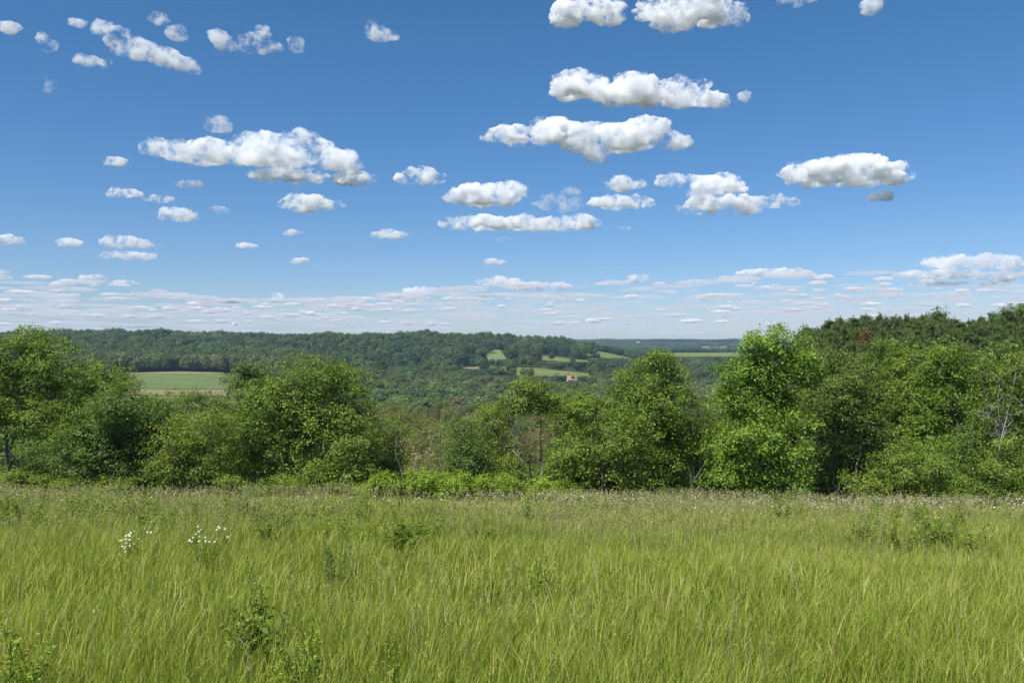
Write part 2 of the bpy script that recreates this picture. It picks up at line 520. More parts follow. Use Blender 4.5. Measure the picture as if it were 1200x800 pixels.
def broadleaf(name, label, cat, px, Y, lobes, mat, leaf=.15, dens=1.0, bark=BARK, stems=1, group=None, spray=.42, trunk_r=None, twigs=.35, depth=1.0, low=.15, tintb=.5, category_parts=('trunk', 'crown'), seed=None):
    """a deciduous tree or shrub: lobes are (cx, cy, rx, ry) in picture px at distance Y, turned into real ellipsoids about the trunk"""
    rng = np.random.default_rng(seed if seed is not None else int(px * 7 + Y * 13) % 99991)
    base = gpt(px, Y)
    root = thing(name, label, cat, base, group)
    s = Y / F
    E = []
    for (cx, cy, rx, ry) in lobes:
        c = at(cx, cy, Y) - base
        rx, ry = rx * s, ry * s
        c[1] += rng.uniform(-.6, .6) * rx * depth
        E.append((c, np.array([rx, rx * depth * rng.uniform(.8, 1.1), ry])))
    top = max(c[2] + e[2] for c, e in E)
    tr = trunk_r or max(.035, top * .014)
    tb = Tubes()
    cenx = np.mean([c for c, _ in E], axis=0)
    stem_lines = []
    for k in range(stems):
        off = np.zeros(3) if stems == 1 else np.array([rng.uniform(-.4, .4), rng.uniform(-.3, .3), 0]) * (1 + .3 * stems)
        tip = np.array([cenx[0] * .7 + off[0] * 1.8, cenx[1] * .5 + off[1] * 1.5, top * rng.uniform(.72, .85)])
        ln = curve(off + [0, 0, -.25], tip, rng, .04, 9)
        tb.add(ln, np.linspace(tr * (1 if k == 0 else .7), tr * .22, 9), 7)
        stem_lines.append(ln)
    allst = np.vstack(stem_lines)
    C, Nn, T, AX = [], [], [], []
    for c, e in E:
        # limb from the stem into the lobe
        cand = allst[allst[:, 2] < max(c[2] - .1 * e[2], allst[:, 2].min() + .3)]
        if not len(cand):
            cand = allst[:2]
        st = cand[np.argmin(np.linalg.norm((cand - c) * [1, 1, .7], axis=1))]
        lim = curve(st, c, rng, .10, 6, -.05)
        tb.add(lim, np.linspace(tr * .32, tr * .13, 6), 5)
        area = 4 * math.pi * ((e[0] * e[1] + e[0] * e[2] + e[1] * e[2]) / 3)
        nt_ = max(6, int(area * 4.4 * dens))
        sec = []
        for _ in range(max(4, int(area * .35))):
            d = unit(rng.normal(size=3) * [1, 1, .9])
            endp = c + d * e * rng.uniform(.7, .95)
            ln = curve(lim[rng.integers(2, 6)], endp, rng, .08, 5)
            tb.add(ln, np.linspace(tr * .14, .008, 5), 4)
            sec.append(ln[2:])
        sec = np.vstack(sec)
        # leaf-bearing branches stand in clumps over the lobe, with a looser fill between them
        ncl = max(5, int(area * .55))
        cd = unit(rng.normal(size=(ncl, 3)))
        cp = c + cd * e * rng.uniform(.62, 1.02, (ncl, 1))
        pick = rng.integers(0, ncl, nt_)
        cs_ = rng.uniform(.26, .50, ncl) * (.55 + .45 * min(1.3, e.min()))
        tips = cp[pick] + rng.normal(size=(nt_, 3)) * cs_[pick][:, None] * [1, 1, .7]
        loose = rng.random(nt_) < .30
        dl = unit(rng.normal(size=(nt_, 3)))
        tips = np.where(loose[:, None], c + dl * e * rng.uniform(.12, 1, (nt_, 1)) ** .45, tips)
        d = unit((tips - c) / e)
        clt = (rng.normal(size=ncl) * .10)[pick]
        keep = tips[:, 2] > low
        tips, d, clt = tips[keep], d[keep], clt[keep]
        for tpt in tips[rng.random(len(tips)) < twigs * .45]:
            near = sec[np.argmin(np.linalg.norm(sec - tpt, axis=1))]
            tb.add(curve(near, tpt, rng, .06, 3), np.array([.014, .009, .004]), 3)
        nl = rng.integers(20, 46, len(tips))
        idx = np.repeat(np.arange(len(tips)), nl)
        m = len(idx)
        sp = spray * rng.uniform(.65, 1.25, len(tips))[idx]
        off = rng.normal(size=(m, 3)) * np.stack([sp, sp, sp * .48], 1) * .62
        # the spray droops away from its twig
        off[:, 2] -= .25 * np.linalg.norm(off[:, :2], axis=1) ** 2 / np.maximum(sp, .1)
        pos = tips[idx] + off
        C.append(pos)
        out_ = unit(d[idx] + rng.normal(size=(m, 3)) * .2)
        Nn.append(out_ * .55 + np.array([0, 0, .75]) + rng.normal(size=(m, 3)) * .55)
        AX.append(unit(off) * .6 + rng.normal(size=(m, 3)) * .5 + [0, 0, -.25])
        lobe_t = rng.normal() * .07
        T.append(tintb + lobe_t + (clt + rng.normal(size=len(tips)) * .10)[idx] + rng.normal(size=m) * .16)
    C, Nn, T, AX = np.vstack(C), np.vstack(Nn), np.concatenate(T), np.vstack(AX)
    ok = C[:, 2] > .05
    C, Nn, T, AX = C[ok], Nn[ok], T[ok], AX[ok]
    L = leaf * .88 * rng.uniform(.65, 1.35, len(C))
    obj(category_parts[0], tb.mesh(name + '_wood', bark), root)
    obj(category_parts[1], leaf_mesh(name + '_leaves', C, Nn, L, L * rng.uniform(.55, .8, len(C)), T, LM[mat], rng, AX), root)
    return root


LINE = 'trees along the meadow edge'
SHR = 'shrubs along the meadow edge'
B = broadleaf
B('deciduous_tree', 'tall airy tree with pale bare lower trunk at the left end of the tree line', 'tree', 20, 50,
  [(38, 402, 26, 22), (72, 418, 28, 26), (8, 418, 25, 30), (35, 445, 40, 28), (78, 462, 28, 32), (-8, 470, 30, 40), (45, 490, 32, 22), (5, 450, 24, 24)], 'airy', .15, .82, PALE_BARK, 2, LINE, twigs=.5, trunk_r=.15)
B('understory_shrub', 'dark leafy undergrowth beneath the tall airy tree', 'shrub', 50, 55, [(20, 540, 34, 26), (60, 535, 32, 30), (95, 545, 30, 28), (0, 555, 30, 20), (-25, 530, 30, 35)], 'deep', .14, .8, stems=3, group=SHR)
B('deciduous_tree', 'bright green rounded tree rising behind the dense dark maple near the left', 'tree', 122, 58,
  [(126, 436, 24, 19), (105, 452, 23, 23), (142, 450, 17, 19), (118, 480, 32, 34), (92, 490, 22, 30)], 'bright', .15, 1.0, BARK, 1, LINE)
B('deciduous_tree', 'dense dark blue-green maple with foliage down to the grass near the left', 'tree', 140, 50,
  [(152, 472, 32, 26), (117, 492, 28, 28), (150, 510, 42, 34), (120, 538, 30, 26), (184, 500, 28, 32), (165, 545, 36, 22), (105, 520, 20, 26)], 'deep', .16, 1.15, BARK, 1, LINE)
B('deciduous_tree', 'low spreading olive tree below the left field with fine yellowish leaves', 'tree', 226, 48.5,
  [(198, 515, 34, 27), (235, 498, 34, 28), (215, 545, 44, 22), (255, 520, 26, 34), (185, 545, 22, 18)], 'yellow', .12, 1.05, BARK, 3, LINE)
B('deciduous_tree', 'dark blue-green tree with a pointed top behind the broad tree, beside the left field', 'tree', 292, 78,
  [(292, 434, 13, 15), (281, 447, 14, 15), (306, 447, 15, 17), (292, 465, 24, 22), (295, 490, 28, 25)], 'blue', .18, 1.0, BARK, 1, LINE)
B('deciduous_tree', 'broad bright tree, the widest left of centre, with a dark hollow at its trunk', 'tree', 378, 52,
  [(376, 438, 30, 22), (345, 457, 36, 32), (405, 455, 30, 28), (420, 480, 22, 32), (312, 470, 34, 32), (372, 488, 44, 32), (420, 515, 24, 28), (330, 520, 44, 34), (355, 552, 44, 20), (412, 553, 34, 18), (292, 508, 28, 34), (280, 540, 28, 24)], 'bright', .15, 1.0, BARK, 1, LINE, spray=.46)
B('understory_shrub', 'dark shrub between the broad bright tree and the pale dry bush', 'shrub', 455, 57, [(450, 508, 20, 26), (472, 522, 20, 25), (462, 548, 26, 20), (440, 530, 20, 30)], 'olive', .13, .8, stems=3, group=SHR)
B('understory_shrub', 'pale tan half-bare bush with greyish twigs showing', 'shrub', 505, 53, [(493, 522, 24, 18), (520, 530, 22, 22), (506, 548, 30, 16), (482, 540, 16, 18), (512, 508, 14, 12)], 'tan', .10, .45, DEAD_BARK, 6, SHR, twigs=.9)
B('deciduous_tree', 'olive small-leaved tree standing behind the pale dry bush', 'tree', 485, 62, [(478, 492, 20, 14), (500, 505, 22, 16), (462, 500, 14, 14), (488, 520, 30, 20)], 'olive', .13, .7, stems=2, group=LINE)
B('deciduous_tree', 'narrow dark tree right of the pale dry bush', 'tree', 547, 51, [(545, 508, 14, 20), (551, 535, 18, 24), (537, 548, 14, 18), (556, 555, 16, 14)], 'deep', .14, 1.0, BARK, 1, LINE)
B('deciduous_tree', 'yellowish tree between the narrow dark tree and the tall bare-stemmed tree', 'tree', 580, 53, [(576, 496, 24, 18), (562, 520, 20, 20), (592, 522, 24, 22), (575, 546, 30, 18), (600, 548, 20, 14)], 'yellow', .13, .95, BARK, 2, LINE)
B('deciduous_tree', 'tall tree near centre with high crown over several bare pale stems', 'tree', 622, 54,
  [(617, 452, 22, 15), (604, 470, 22, 16), (638, 462, 16, 15), (590, 482, 14, 12), (630, 478, 18, 13), (652, 474, 10, 10)], 'yellow', .15, 1.0, DEAD_BARK, 4, LINE, trunk_r=.11, twigs=.7)
B('understory_shrub', 'brown twiggy half-bare shrub under the tall bare-stemmed tree', 'shrub', 645, 57, [(640, 515, 20, 24), (655, 530, 18, 22), (628, 540, 18, 20)], 'brown', .10, .35, PALE_BARK, 7, SHR, twigs=1.0)
B('deciduous_tree', 'olive tree rising between the tall bare-stemmed tree and the twin bright trees', 'tree', 668, 60, [(665, 470, 20, 18), (682, 474, 16, 20), (660, 495, 20, 22), (680, 495, 20, 25)], 'olive', .15, .9, BARK, 2, LINE)
B('deciduous_tree', 'low bright round tree in front of the taller twin, left of it', 'tree', 705, 49.5,
  [(692, 488, 32, 24), (722, 508, 36, 28), (684, 532, 36, 28), (728, 545, 38, 25), (664, 556, 24, 18), (700, 560, 36, 15), (755, 556, 26, 20)], 'bright', .15, 1.1, BARK, 2, LINE)
B('deciduous_tree', 'tall full-crowned tree right of centre with its top above the far fields', 'tree', 765, 54,
  [(764, 428, 24, 19), (742, 448, 26, 24), (785, 448, 20, 24), (765, 470, 40, 28), (730, 475, 22, 24), (790, 495, 24, 34), (765, 510, 40, 36), (790, 540, 24, 28)], 'bright', .15, 1.0, BARK, 1, LINE, tintb=.42)
B('deciduous_tree', 'sparse olive tree with dark dead limbs in the gap left of the vivid maple', 'tree', 826, 57, [(816, 478, 20, 22), (836, 490, 18, 26), (826, 515, 26, 26), (812, 535, 20, 20), (835, 545, 18, 20)], 'olive', .13, .7, BARK, 4, LINE, twigs=.7)
B('deciduous_tree', 'tall vivid yellow-green maple, the brightest tree, right of centre', 'tree', 893, 49,
  [(912, 402, 20, 18), (884, 408, 18, 20), (938, 412, 18, 18), (866, 438, 28, 22), (912, 436, 38, 26), (950, 436, 14, 18), (888, 472, 40, 30), (928, 488, 24, 16), (855, 470, 16, 16), (876, 505, 34, 24), (858, 535, 28, 24), (896, 548, 42, 28), (934, 543, 18, 24), (850, 560, 22, 14)], 'maple', .17, 1.0, BARK, 1, LINE, spray=.48)
B('deciduous_tree', 'dull olive tree right of the vivid maple, dark and hollow low down', 'tree', 985, 54,
  [(968, 425, 26, 20), (1000, 436, 32, 26), (978, 462, 40, 30), (965, 498, 28, 24), (1008, 490, 32, 30), (1000, 525, 32, 22), (1030, 520, 20, 24)], 'olive', .14, 1.05, PALE_BARK, 3, LINE, twigs=.6)
B('deciduous_tree', 'mid green tree with two small leafy tips below the rust-brown pine', 'tree', 1045, 60,
  [(1024, 408, 11, 13), (1044, 420, 16, 14), (1036, 435, 26, 20), (1064, 440, 24, 20), (1045, 465, 36, 28), (1075, 470, 22, 26), (1048, 500, 34, 30)], 'bright', .16, 1.0, BARK, 1, LINE)
B('deciduous_tree', 'pointed bright poplar-like tree standing against the pines on the right', 'tree', 1105, 57,
  [(1104, 410, 12, 14), (1096, 428, 18, 17), (1122, 425, 13, 14), (1140, 440, 12, 16), (1110, 450, 26, 22), (1090, 475, 26, 26), (1118, 490, 28, 30), (1088, 510, 26, 28), (1106, 535, 28, 26)], 'maple', .16, 1.0, BARK, 1, LINE, tintb=.4)
B('deciduous_tree', 'olive tree at the right edge, leaves thin around the dead grey tree', 'tree', 1185, 56,
  [(1158, 438, 18, 18), (1190, 432, 22, 24), (1210, 465, 22, 34), (1178, 470, 22, 18), (1195, 510, 28, 24), (1150, 485, 16, 20), (1165, 530, 30, 20), (1215, 530, 24, 30)], 'olive', .14, .95, BARK, 2, LINE)
B('deciduous_tree', 'olive small-leaved tree with thin twigs on top, its crown just under the left field', 'tree', 222, 57, [(205, 476, 26, 16), (240, 472, 24, 17), (186, 488, 22, 18), (258, 485, 20, 18), (225, 500, 40, 24), (218, 463, 12, 8)], 'olive', .13, .9, BARK, 2, LINE, twigs=.6)
for args in [
    ('bright low bush in front of the poplar-like tree', 1078, 48.5, [(1075, 545, 38, 20), (1050, 556, 28, 14), (1100, 552, 24, 18), (1065, 528, 20, 14)], 'bright'),
    ('dark upright bush between the poplar-like tree and the dead grey tree', 1122, 50, [(1122, 520, 16, 26), (1128, 550, 22, 22), (1112, 550, 18, 20)], 'deep'),
    ('spreading low bush at the foot of the dead grey tree', 1160, 48.5, [(1160, 556, 32, 17), (1173, 532, 17, 20), (1135, 563, 22, 12), (1185, 552, 26, 18)], 'bright'),
    ('leafy bush at the right edge under the thin olive tree', 1200, 49, [(1195, 545, 24, 20), (1215, 560, 24, 18), (1180, 565, 20, 10)], 'olive'),
    ('small light bush in the dark hollow under the dull olive tree', 1008, 48.5, [(1008, 566, 26, 9), (1030, 560, 18, 12)], 'yellow'),
    ('ragged dark bush closing the hollow under the dull olive tree', 975, 57, [(960, 540, 22, 24), (985, 550, 26, 22), (1010, 545, 20, 22)], 'olive'),
    ('dark bush filling the gap left of the vivid maple at grass level', 818, 60, [(806, 545, 16, 24), (828, 555, 20, 20)], 'deep'),
]:
    B('understory_shrub', args[0], 'shrub', args[1], args[2], args[3], args[4], .13, 1.0, BARK, 3, SHR)

BR = 'low brambles between grass and trees'
for lab, px, Y, lob in [
    ('low lime-green bramble at the right foot of the broad bright tree', 452, 47.5, [(452, 566, 24, 10), (435, 571, 16, 7)]),
    ('lime-green bramble mound in front of the pale dry bush', 496, 48, [(495, 561, 28, 12), (480, 568, 20, 9), (515, 563, 18, 11)]),
    ('lime-green bramble in front of the narrow dark tree', 540, 48, [(540, 563, 26, 11), (556, 569, 18, 8)]),
    ('lime-green bramble in front of the yellowish tree', 585, 47.5, [(585, 566, 26, 11), (602, 570, 18, 8)]),
    ('lime-green bramble under the tall bare-stemmed tree', 630, 48, [(630, 570, 24, 9), (648, 573, 16, 7)]),
    ('small bright bramble in front of the low spreading olive tree', 272, 46, [(272, 566, 16, 8), (285, 569, 12, 6)]),
    ('pale green bramble patch at the foot of the tall airy tree', 20, 46.5, [(20, 560, 26, 9), (45, 564, 22, 7), (0, 562, 16, 8)]),
    ('little bramble in front of the dense dark maple', 125, 46, [(130, 569, 22, 6), (85, 568, 22, 6)]),
    ('bright bramble patch between the broad bright tree and the lowest olive tree', 330, 46.5, [(330, 571, 22, 7), (308, 572, 14, 6)]),
    ('low bramble in front of the twin bright trees', 680, 47.5, [(680, 575, 22, 7), (655, 573, 18, 7)]),
    ('low bramble right of the dark bush on the right side', 1105, 47, [(1110, 577, 26, 7), (1085, 576, 18, 6)]),
    ('low bramble in front of the leafy bush at the right edge', 1190, 47, [(1190, 577, 24, 8)]),
]:
    B('bramble_bush', lab, 'bush', px, Y, lob, 'bramble' if 430 < px < 650 else 'yellow', .12, 1.5, BARK, 4, BR, spray=.30, low=.02, category_parts=('stems', 'leaf_mass'))

# dead tree with bare grey limbs on the right
rng = np.random.default_rng(5)
base = gpt(1172, 52)
root = thing('dead_tree', 'dead tree with bare pale grey limbs near the right edge', 'tree', base)
tb = Tubes()
P = lambda x, y, dy=0: at(x, y, 52 + dy) - base
trunk = np.array([P(1173, 585), P(1172, 555), P(1170, 535), P(1172, 515)])
tb.add(trunk, [.085, .075, .06, .05], 7)
obj('trunk', tb.mesh('dead_trunk', DEAD_BARK), root)
for pts in ([(1172, 517), (1166, 500), (1161, 480), (1153, 455), (1147, 438)], [(1172, 517), (1178, 495), (1183, 470), (1188, 450), (1190, 440)],
            [(1171, 520), (1171, 495), (1169, 470), (1172, 448)], [(1171, 525), (1160, 510), (1157, 490), (1150, 478)], [(1172, 520), (1180, 500), (1192, 485), (1198, 476)]):
    tb = Tubes()
    q = np.array([P(x, y, rng.uniform(-.8, .4)) for x, y in pts])
    tb.add(q, np.linspace(.036, .008, len(q)), 5)
    for _ in range(7):
        k = rng.integers(1, len(q))
        e = q[k] + np.array([rng.normal() * .45, rng.normal() * .4, rng.uniform(.2, .9)])
        tb.add(curve(q[k], e, rng, .08, 4), np.linspace(.02, .006, 4), 4)
    obj('limb', tb.mesh('dead_limb', DEAD_BARK), root)

# bare trunks/fallen limbs in the dark gap left of the maple
root = thing('dead_branch', 'pale dead branches leaning in the dark gap left of the vivid maple', 'branch', gpt(816, 50))
b0 = gpt(816, 50)
tb = Tubes()
for pts in ([(806, 583), (812, 565), (822, 548), (832, 535)], [(842, 586), (832, 578), (822, 572), (806, 574)], [(812, 584), (810, 560), (806, 545)], [(850, 585), (838, 580), (826, 584)]):
    q = np.array([at(x, y, 50 + rng.uniform(-.3, .3)) - b0 for x, y in pts])
    tb.add(q, np.linspace(.05, .015, len(q)), 5)
obj('limb', tb.mesh('dead_branch', PALE_BARK), root)

# understorey row behind the front trees: one shrub mesh per kind, copied
UND = 'shaded understorey trees behind the front row'
ulab = 'dark understorey tree mostly hidden behind the front row of trees'
protos = []
for k, (mt, y0) in enumerate([('olive', 62), ('deep', 62), ('bright', 62)]):
    protos.append((B('understory_tree', ulab, 'tree', 600, y0, [(600, 520, 30, 26), (580, 540, 28, 26), (622, 540, 28, 26), (600, 560, 40, 24), (592, 500, 18, 16), (600, 588, 44, 22), (570, 580, 26, 22), (630, 580, 26, 22)], mt, .16, .9, BARK, 2, UND, seed=70 + k), y0))
used = [0, 0, 0]
und = [(5, 64, 1.5), (45, 66, 1.35), (85, 64, 1.3), (165, 64, 1.15), (205, 66, 1.0), (245, 66, .95), (330, 66, 1.3), (375, 67, 1.3), (415, 66, 1.1), (440, 68, .9), (470, 70, .85), (505, 69, .8),
       (535, 68, .85), (570, 67, .9), (600, 68, .62), (640, 68, .6), (660, 68, .95), (700, 66, 1.1), (735, 66, 1.2), (780, 66, 1.15), (812, 66, .95), (840, 66, 1.0), (875, 64, 1.3), (925, 64, 1.35), (950, 62, 1.4),
       (985, 64, 1.4), (1025, 66, 1.5), (1060, 68, 1.5), (1090, 66, 1.5), (1135, 64, 1.55), (1165, 63, 1.5), (1200, 63, 1.6), (1225, 60, 1.5)]
for i, (px, Y, s) in enumerate(und):
    k = (i * 5 + 1) % 3
    r0 = protos[k][0]
    p = gpt(px, Y)
    rz = random.uniform(0, 6.28)
    if not used[k]:
        used[k] = 1
        r0.location, r0.rotation_euler, r0.scale = p, (0, 0, rz), (s, s, s)
    else:
        dup(r0, p, rz, (s, s, s * random.uniform(.9, 1.05)))


# ------------------------------------------------------------------ pines on the right
def pine_proto(seed, mat, H=13.0, wid=2.6, label='', name='pine_tree'):
    rng = np.random.default_rng(seed)
    root = thing(name, label, 'tree', (0, 0, 0), 'pines on the rise behind the right-hand trees')
    tb = Tubes()
    tb.add(np.array([[0, 0, -.3], [.05, 0, H * .4], [0, .05, H * .8], [0, 0, H * .97]]), [.2, .15, .07, .02], 6)
    C, AX, T = [], [], []
    z = H * .22
    while z < H * .985:
        f = (z / H - .22) / .78
        r = wid * (1 - f ** 1.5) * (.75 + .25 * min(1, f * 5)) + .14
        for k in range(rng.integers(5, 8)):
            a = rng.uniform(0, 6.283)
            rr = r * rng.uniform(.55, 1.15)
            up = .30 + .75 * f
            tip = np.array([math.cos(a) * rr, math.sin(a) * rr, z + rr * up + rng.normal() * .1])
            ln = curve([0, 0, z], tip, rng, .05, 6, .10)
            tb.add(ln[::2], np.linspace(.04, .012, 3), 4)
            nt = max(5, int(rr * 14))
            u = rng.uniform(.28, 1, nt) ** .8
            base = np.stack([np.interp(u, np.linspace(0, 1, 6), ln[:, q]) for q in range(3)], 1)
            base += rng.normal(size=(nt, 3)) * [.20, .20, .10] * (1.1 - .4 * u[:, None])
            base = np.vstack([base, [tip]])
            dirn = unit(tip - ln[3])
            for b in base:
                m = 15
                d = unit(dirn * .75 + np.array([0, 0, .7]) + rng.normal(size=(m, 3)) * .36)
                L = rng.uniform(.30, .62, m)[:, None]
                C.append(b + d * L * .5)
                AX.append(d * L)
                T.append(.48 + rng.normal() * .16 + rng.normal(size=m) * .12)
        z += rng.uniform(.36, .52)
    # leader shoots
    for zz in np.linspace(H * .93, H * 1.03, 6):
        d = unit(np.array([0, 0, 1.0]) + rng.normal(size=(12, 3)) * .4)
        L = rng.uniform(.22, .35, 12)[:, None]
        C.append(np.array([0, 0, zz]) + d * L * .5)
        AX.append(d * L)
        T.append(.5 + rng.normal(size=12) * .15)
    C, AX, T = np.vstack(C), np.vstack(AX), np.concatenate(T)
    L = np.linalg.norm(AX, axis=1)
    nr = rng.normal(size=(len(C), 3))
    obj('trunk', tb.mesh('pine_wood', BARK), root)
    obj('crown', leaf_mesh('pine_needles', C, nr, L, np.full(len(C), .042), T, LM[mat], rng, AX), root)
    return root, H


plab = 'dark green pine among the pines on the rise at the right'
pp = [pine_proto(31 + k, 'pine', 13, w, plab) for k, w in enumerate((2.3, 2.7, 3.2))]
pused = [0] * 3
skyl = [(935, 392), (945, 382), (958, 384), (972, 374), (985, 372), (1000, 371), (1015, 369), (1030, 367), (1050, 370), (1065, 368), (1080, 369), (1100, 367), (1118, 372), (1135, 374), (1150, 370), (1165, 366), (1180, 362), (1200, 358), (1220, 354)]
pines = []
for i, (px, yt) in enumerate(skyl):
    pines.append((px, 108 + (i % 4) * 5, yt))
    pines.append((px + 7, 104 + (i % 3) * 5, yt + 4))
for px in range(950, 1240, 14):
    pines.append((px + random.uniform(-5, 5), 96 + random.uniform(-3, 3), float(np.interp(px, [p for p, _ in skyl], [y for _, y in skyl])) + random.uniform(9, 18)))
for px in range(975, 1240, 19):
    pines.append((px + random.uniform(-6, 6), 84 + random.uniform(-3, 3), float(np.interp(px, [p for p, _ in skyl], [y for _, y in skyl])) + random.uniform(24, 38)))
for i, (px, Y, yt) in enumerate(pines):
    k = (i * 2 + i // 5) % 3
    r0, H = pp[k]
    p = gpt(px, Y)
    h = (EYE - (yt - HY) / F * Y) - p[2]
    s = h / (H * 1.03)
    wz = random.uniform(.9, 1.15)
    if not pused[k]:
        pused[k] = 1
        r0.location, r0.scale, r0.rotation_euler = p, (s * wz, s * wz, s), (0, 0, random.uniform(0, 6))
    else:
        dup(r0, p, random.uniform(0, 6), (s * wz, s * wz, s))
r0, H = pine_proto(40, 'rust', 13, 1.5, 'slim dead pine with rust-brown needles among the green pines', 'dead_pine_tree')
p = gpt(1014, 88)
h = (EYE - (387 - HY) / F * 88) - p[2]
r0.location, r0.scale = p, (.85, .85, h / (H * 1.03))

# loose deciduous tops above the pines at the right
for lab, px, Y, lob, mt in [('wispy deciduous crown poking above the pine row at the skyline', 1100, 116, [(1099, 366, 9, 7), (1092, 374, 8, 8), (1108, 374, 8, 8), (1100, 385, 14, 10)], 'blue'),
                            ('tall deciduous tree above the pines at the top right edge', 1196, 112, [(1196, 364, 14, 9), (1180, 372, 12, 9), (1206, 378, 16, 14), (1185, 385, 16, 12), (1200, 400, 22, 18)], 'deep')]:
    B('deciduous_tree', lab, 'tree', px, Y, lob, mt, .2, .55, BARK, 1, 'deciduous trees above the pines')


# ------------------------------------------------------------------ valley woods
def crown_mesh(name, seed, mat, n, card, H=12.0, r=4.0, twiggy=False, bark=BARK, shape=1.0):
    """crown + trunk of a far tree about its base; returns (crown mesh, wood mesh)"""
    rng = np.random.default_rng(seed)
    lob = []
    for k in range(9):
        a = rng.uniform(0, 6.283)
        rr = r * rng.uniform(.25, .62)
        zc = H * rng.uniform(.38, .78)
        lob.append((np.array([math.cos(a) * rr, math.sin(a) * rr, zc]), np.array([r * .48, r * .48, H * .17 * shape]) * rng.uniform(.8, 1.2)))
    lob.append((np.array([0, 0, H * .82]), np.array([r * .42, r * .42, H * .17])))
    lob.append((np.array([0, 0, H * .5]), np.array([r * .7, r * .7, H * .3])))
    w = np.array([e[0] * e[2] for _, e in lob])
    ks = rng.choice(len(lob), n, p=w / w.sum())
    c = np.array([lob[k][0] for k in ks])
    e = np.array([lob[k][1] for k in ks])
    d = unit(rng.normal(size=(n, 3)))
    C = c + d * e * (rng.uniform(.25, 1, (n, 1)) ** .35)
    nr = d * .6 + np.array([0, 0, .7]) + rng.normal(size=(n, 3)) * .5
    lt = rng.normal(size=len(lob)) * .12
    T = .5 + lt[ks] + rng.normal(size=n) * .2
    L = card * rng.uniform(.6, 1.4, n)
    cm = leaf_mesh(name, C, nr, L, L * .75, T, LM[mat], rng)
    tb = Tubes()
    tb.add(np.array([[0, 0, -.5], [.1, 0, H * .3], [0, .1, H * .75]]), [.22, .17, .06], 6)
    for c_, e_ in lob:
        tb.add(curve([0, 0, max(.2 * H, c_[2] - .25 * H)], c_ + [0, 0, e_[2] * .6], rng, .1, 5), np.linspace(.11, .03, 5), 4)
        for _ in range(8 if twiggy else 2):
            tb.add(curve(c_, c_ + unit(rng.normal(size=3) + [0, 0, .4]) * e_ * 1.1, rng, .1, 3), np.linspace(.05, .02, 3), 3)
    return cm, tb.mesh(name + '_wood', bark)


def img_y(z, Y):
    return HY - (z - EYE) / Y * F


# heights the trees keep under, so that the fields behind stay in sight
FROW = []
for nm, mt, poly in FIELDS:
    xs, ys = [a for a, _ in poly], [b for _, b in poly]
    c_ = (min(xs) + max(xs)) / 2
    row = img_y(gpt(c_, min(ys))[2], min(ys)) * .66 + img_y(gpt(c_, max(ys))[2], max(ys)) * .34
    FROW.append((min(xs), max(xs), min(ys), row, nm))

FROW.append((661, 678, 968, 446.0, 'barn'))


def max_top(px, Y, half):
    px, Y = np.asarray(px, float), np.asarray(Y, float)
    lim = np.full(px.shape, 1e9)
    for x0, x1, yn, row, nm in FROW:
        hit = (Y < yn) & (px + half > x0) & (px - half < x1)
        if nm == 'valley_meadow':
            hit &= Y > 255
        lim = np.where(hit, np.minimum(lim, EYE - (row - HY) / F * Y), lim)
    return lim


def noise_vec(a, b, seed=0.0):
    a, b = np.broadcast_arrays(a, b)
    return np.array([noise.noise(Vector((float(p), float(q), seed))) for p, q in zip(a.ravel(), b.ravel())]).reshape(a.shape)


VG = 'broadleaf trees of the valley wood'
variants = []
for k in range(7):
    tw = k >= 5
    cm, wm = crown_mesh('valley_crown', 100 + k, 'valley', 1500 if tw else 3800, .42 if not tw else .4, 12, [4.2, 3.6, 4.6, 3.9, 4.0, 3.6, 3.8][k], tw, PALE_BARK if tw else BARK)
    variants.append((cm, wm, tw))
LAB_G = 'leafy green tree in the wood on the valley floor'
LAB_B = 'thin greyish-brown half-bare tree in the wood on the valley floor'
HUES = [(1, 1, 1), (1.12, 1.1, .9), (.85, .92, 1), (1.25, 1.2, .85), (.75, .85, .95), (1.05, 1.12, .95), (.92, .95, .85)]
vr = np.random.default_rng(21)
pts = []
tries = 0
while len(pts) < 285 and tries < 60000:
    tries += 1
    Y = math.sqrt(vr.uniform(150 ** 2, 520 ** 2))
    px = vr.uniform(405, 660)
    X = (px - 600) / F * Y
    if any((X - a) ** 2 + (Y - b) ** 2 < 6.2 ** 2 for a, b, *_ in pts):
        continue
    if any(in_poly(np.array([px]), np.array([math.log(Y)]), f[2])[0] for f in FIELDS):
        continue
    h = vr.uniform(8.5, 14) * (1 if Y > 240 else .9)
    if 440 < px < 490 and 270 < Y < 305:
        h = min(h, 6.5)
    t = min(gz(X, Y) + h, float(max_top(px, Y, 4000 / Y)))
    if t - gz(X, Y) < 4:
        continue
    # visible past the front row and its understorey?
    row = img_y(t, Y)
    if row > 520 or row < 412:
        continue
    pts.append((X, Y, t - gz(X, Y)))
for i, (X, Y, h) in enumerate(pts):
    brown = noise.noise(Vector((X * .012, Y * .006, 3.0))) > .02 and vr.random() < .7
    k = int(vr.integers(5, 7)) if brown else int(vr.integers(0, 5))
    cm, wm, tw = variants[k]
    r = thing('valley_tree', LAB_B if brown else LAB_G, 'tree', (X, Y, gz(X, Y) - .2), VG, vr.uniform(0, 6.28))
    s = h / 12
    r.scale = (s * vr.uniform(.95, 1.25), s * vr.uniform(.95, 1.25), s)
    hu = np.array(HUES[vr.integers(0, len(HUES))]) * vr.uniform(.95, 1.4)
    if brown:
        hu = np.array((1.75, 1.28, 1.6)) * vr.uniform(.9, 1.25)
    c = obj('crown', cm, r)
    c.color = (*hu, 1)
    obj('trunk', wm, r)

# ---- the woods beyond, one object of instanced crowns
fr = np.random.default_rng(4)


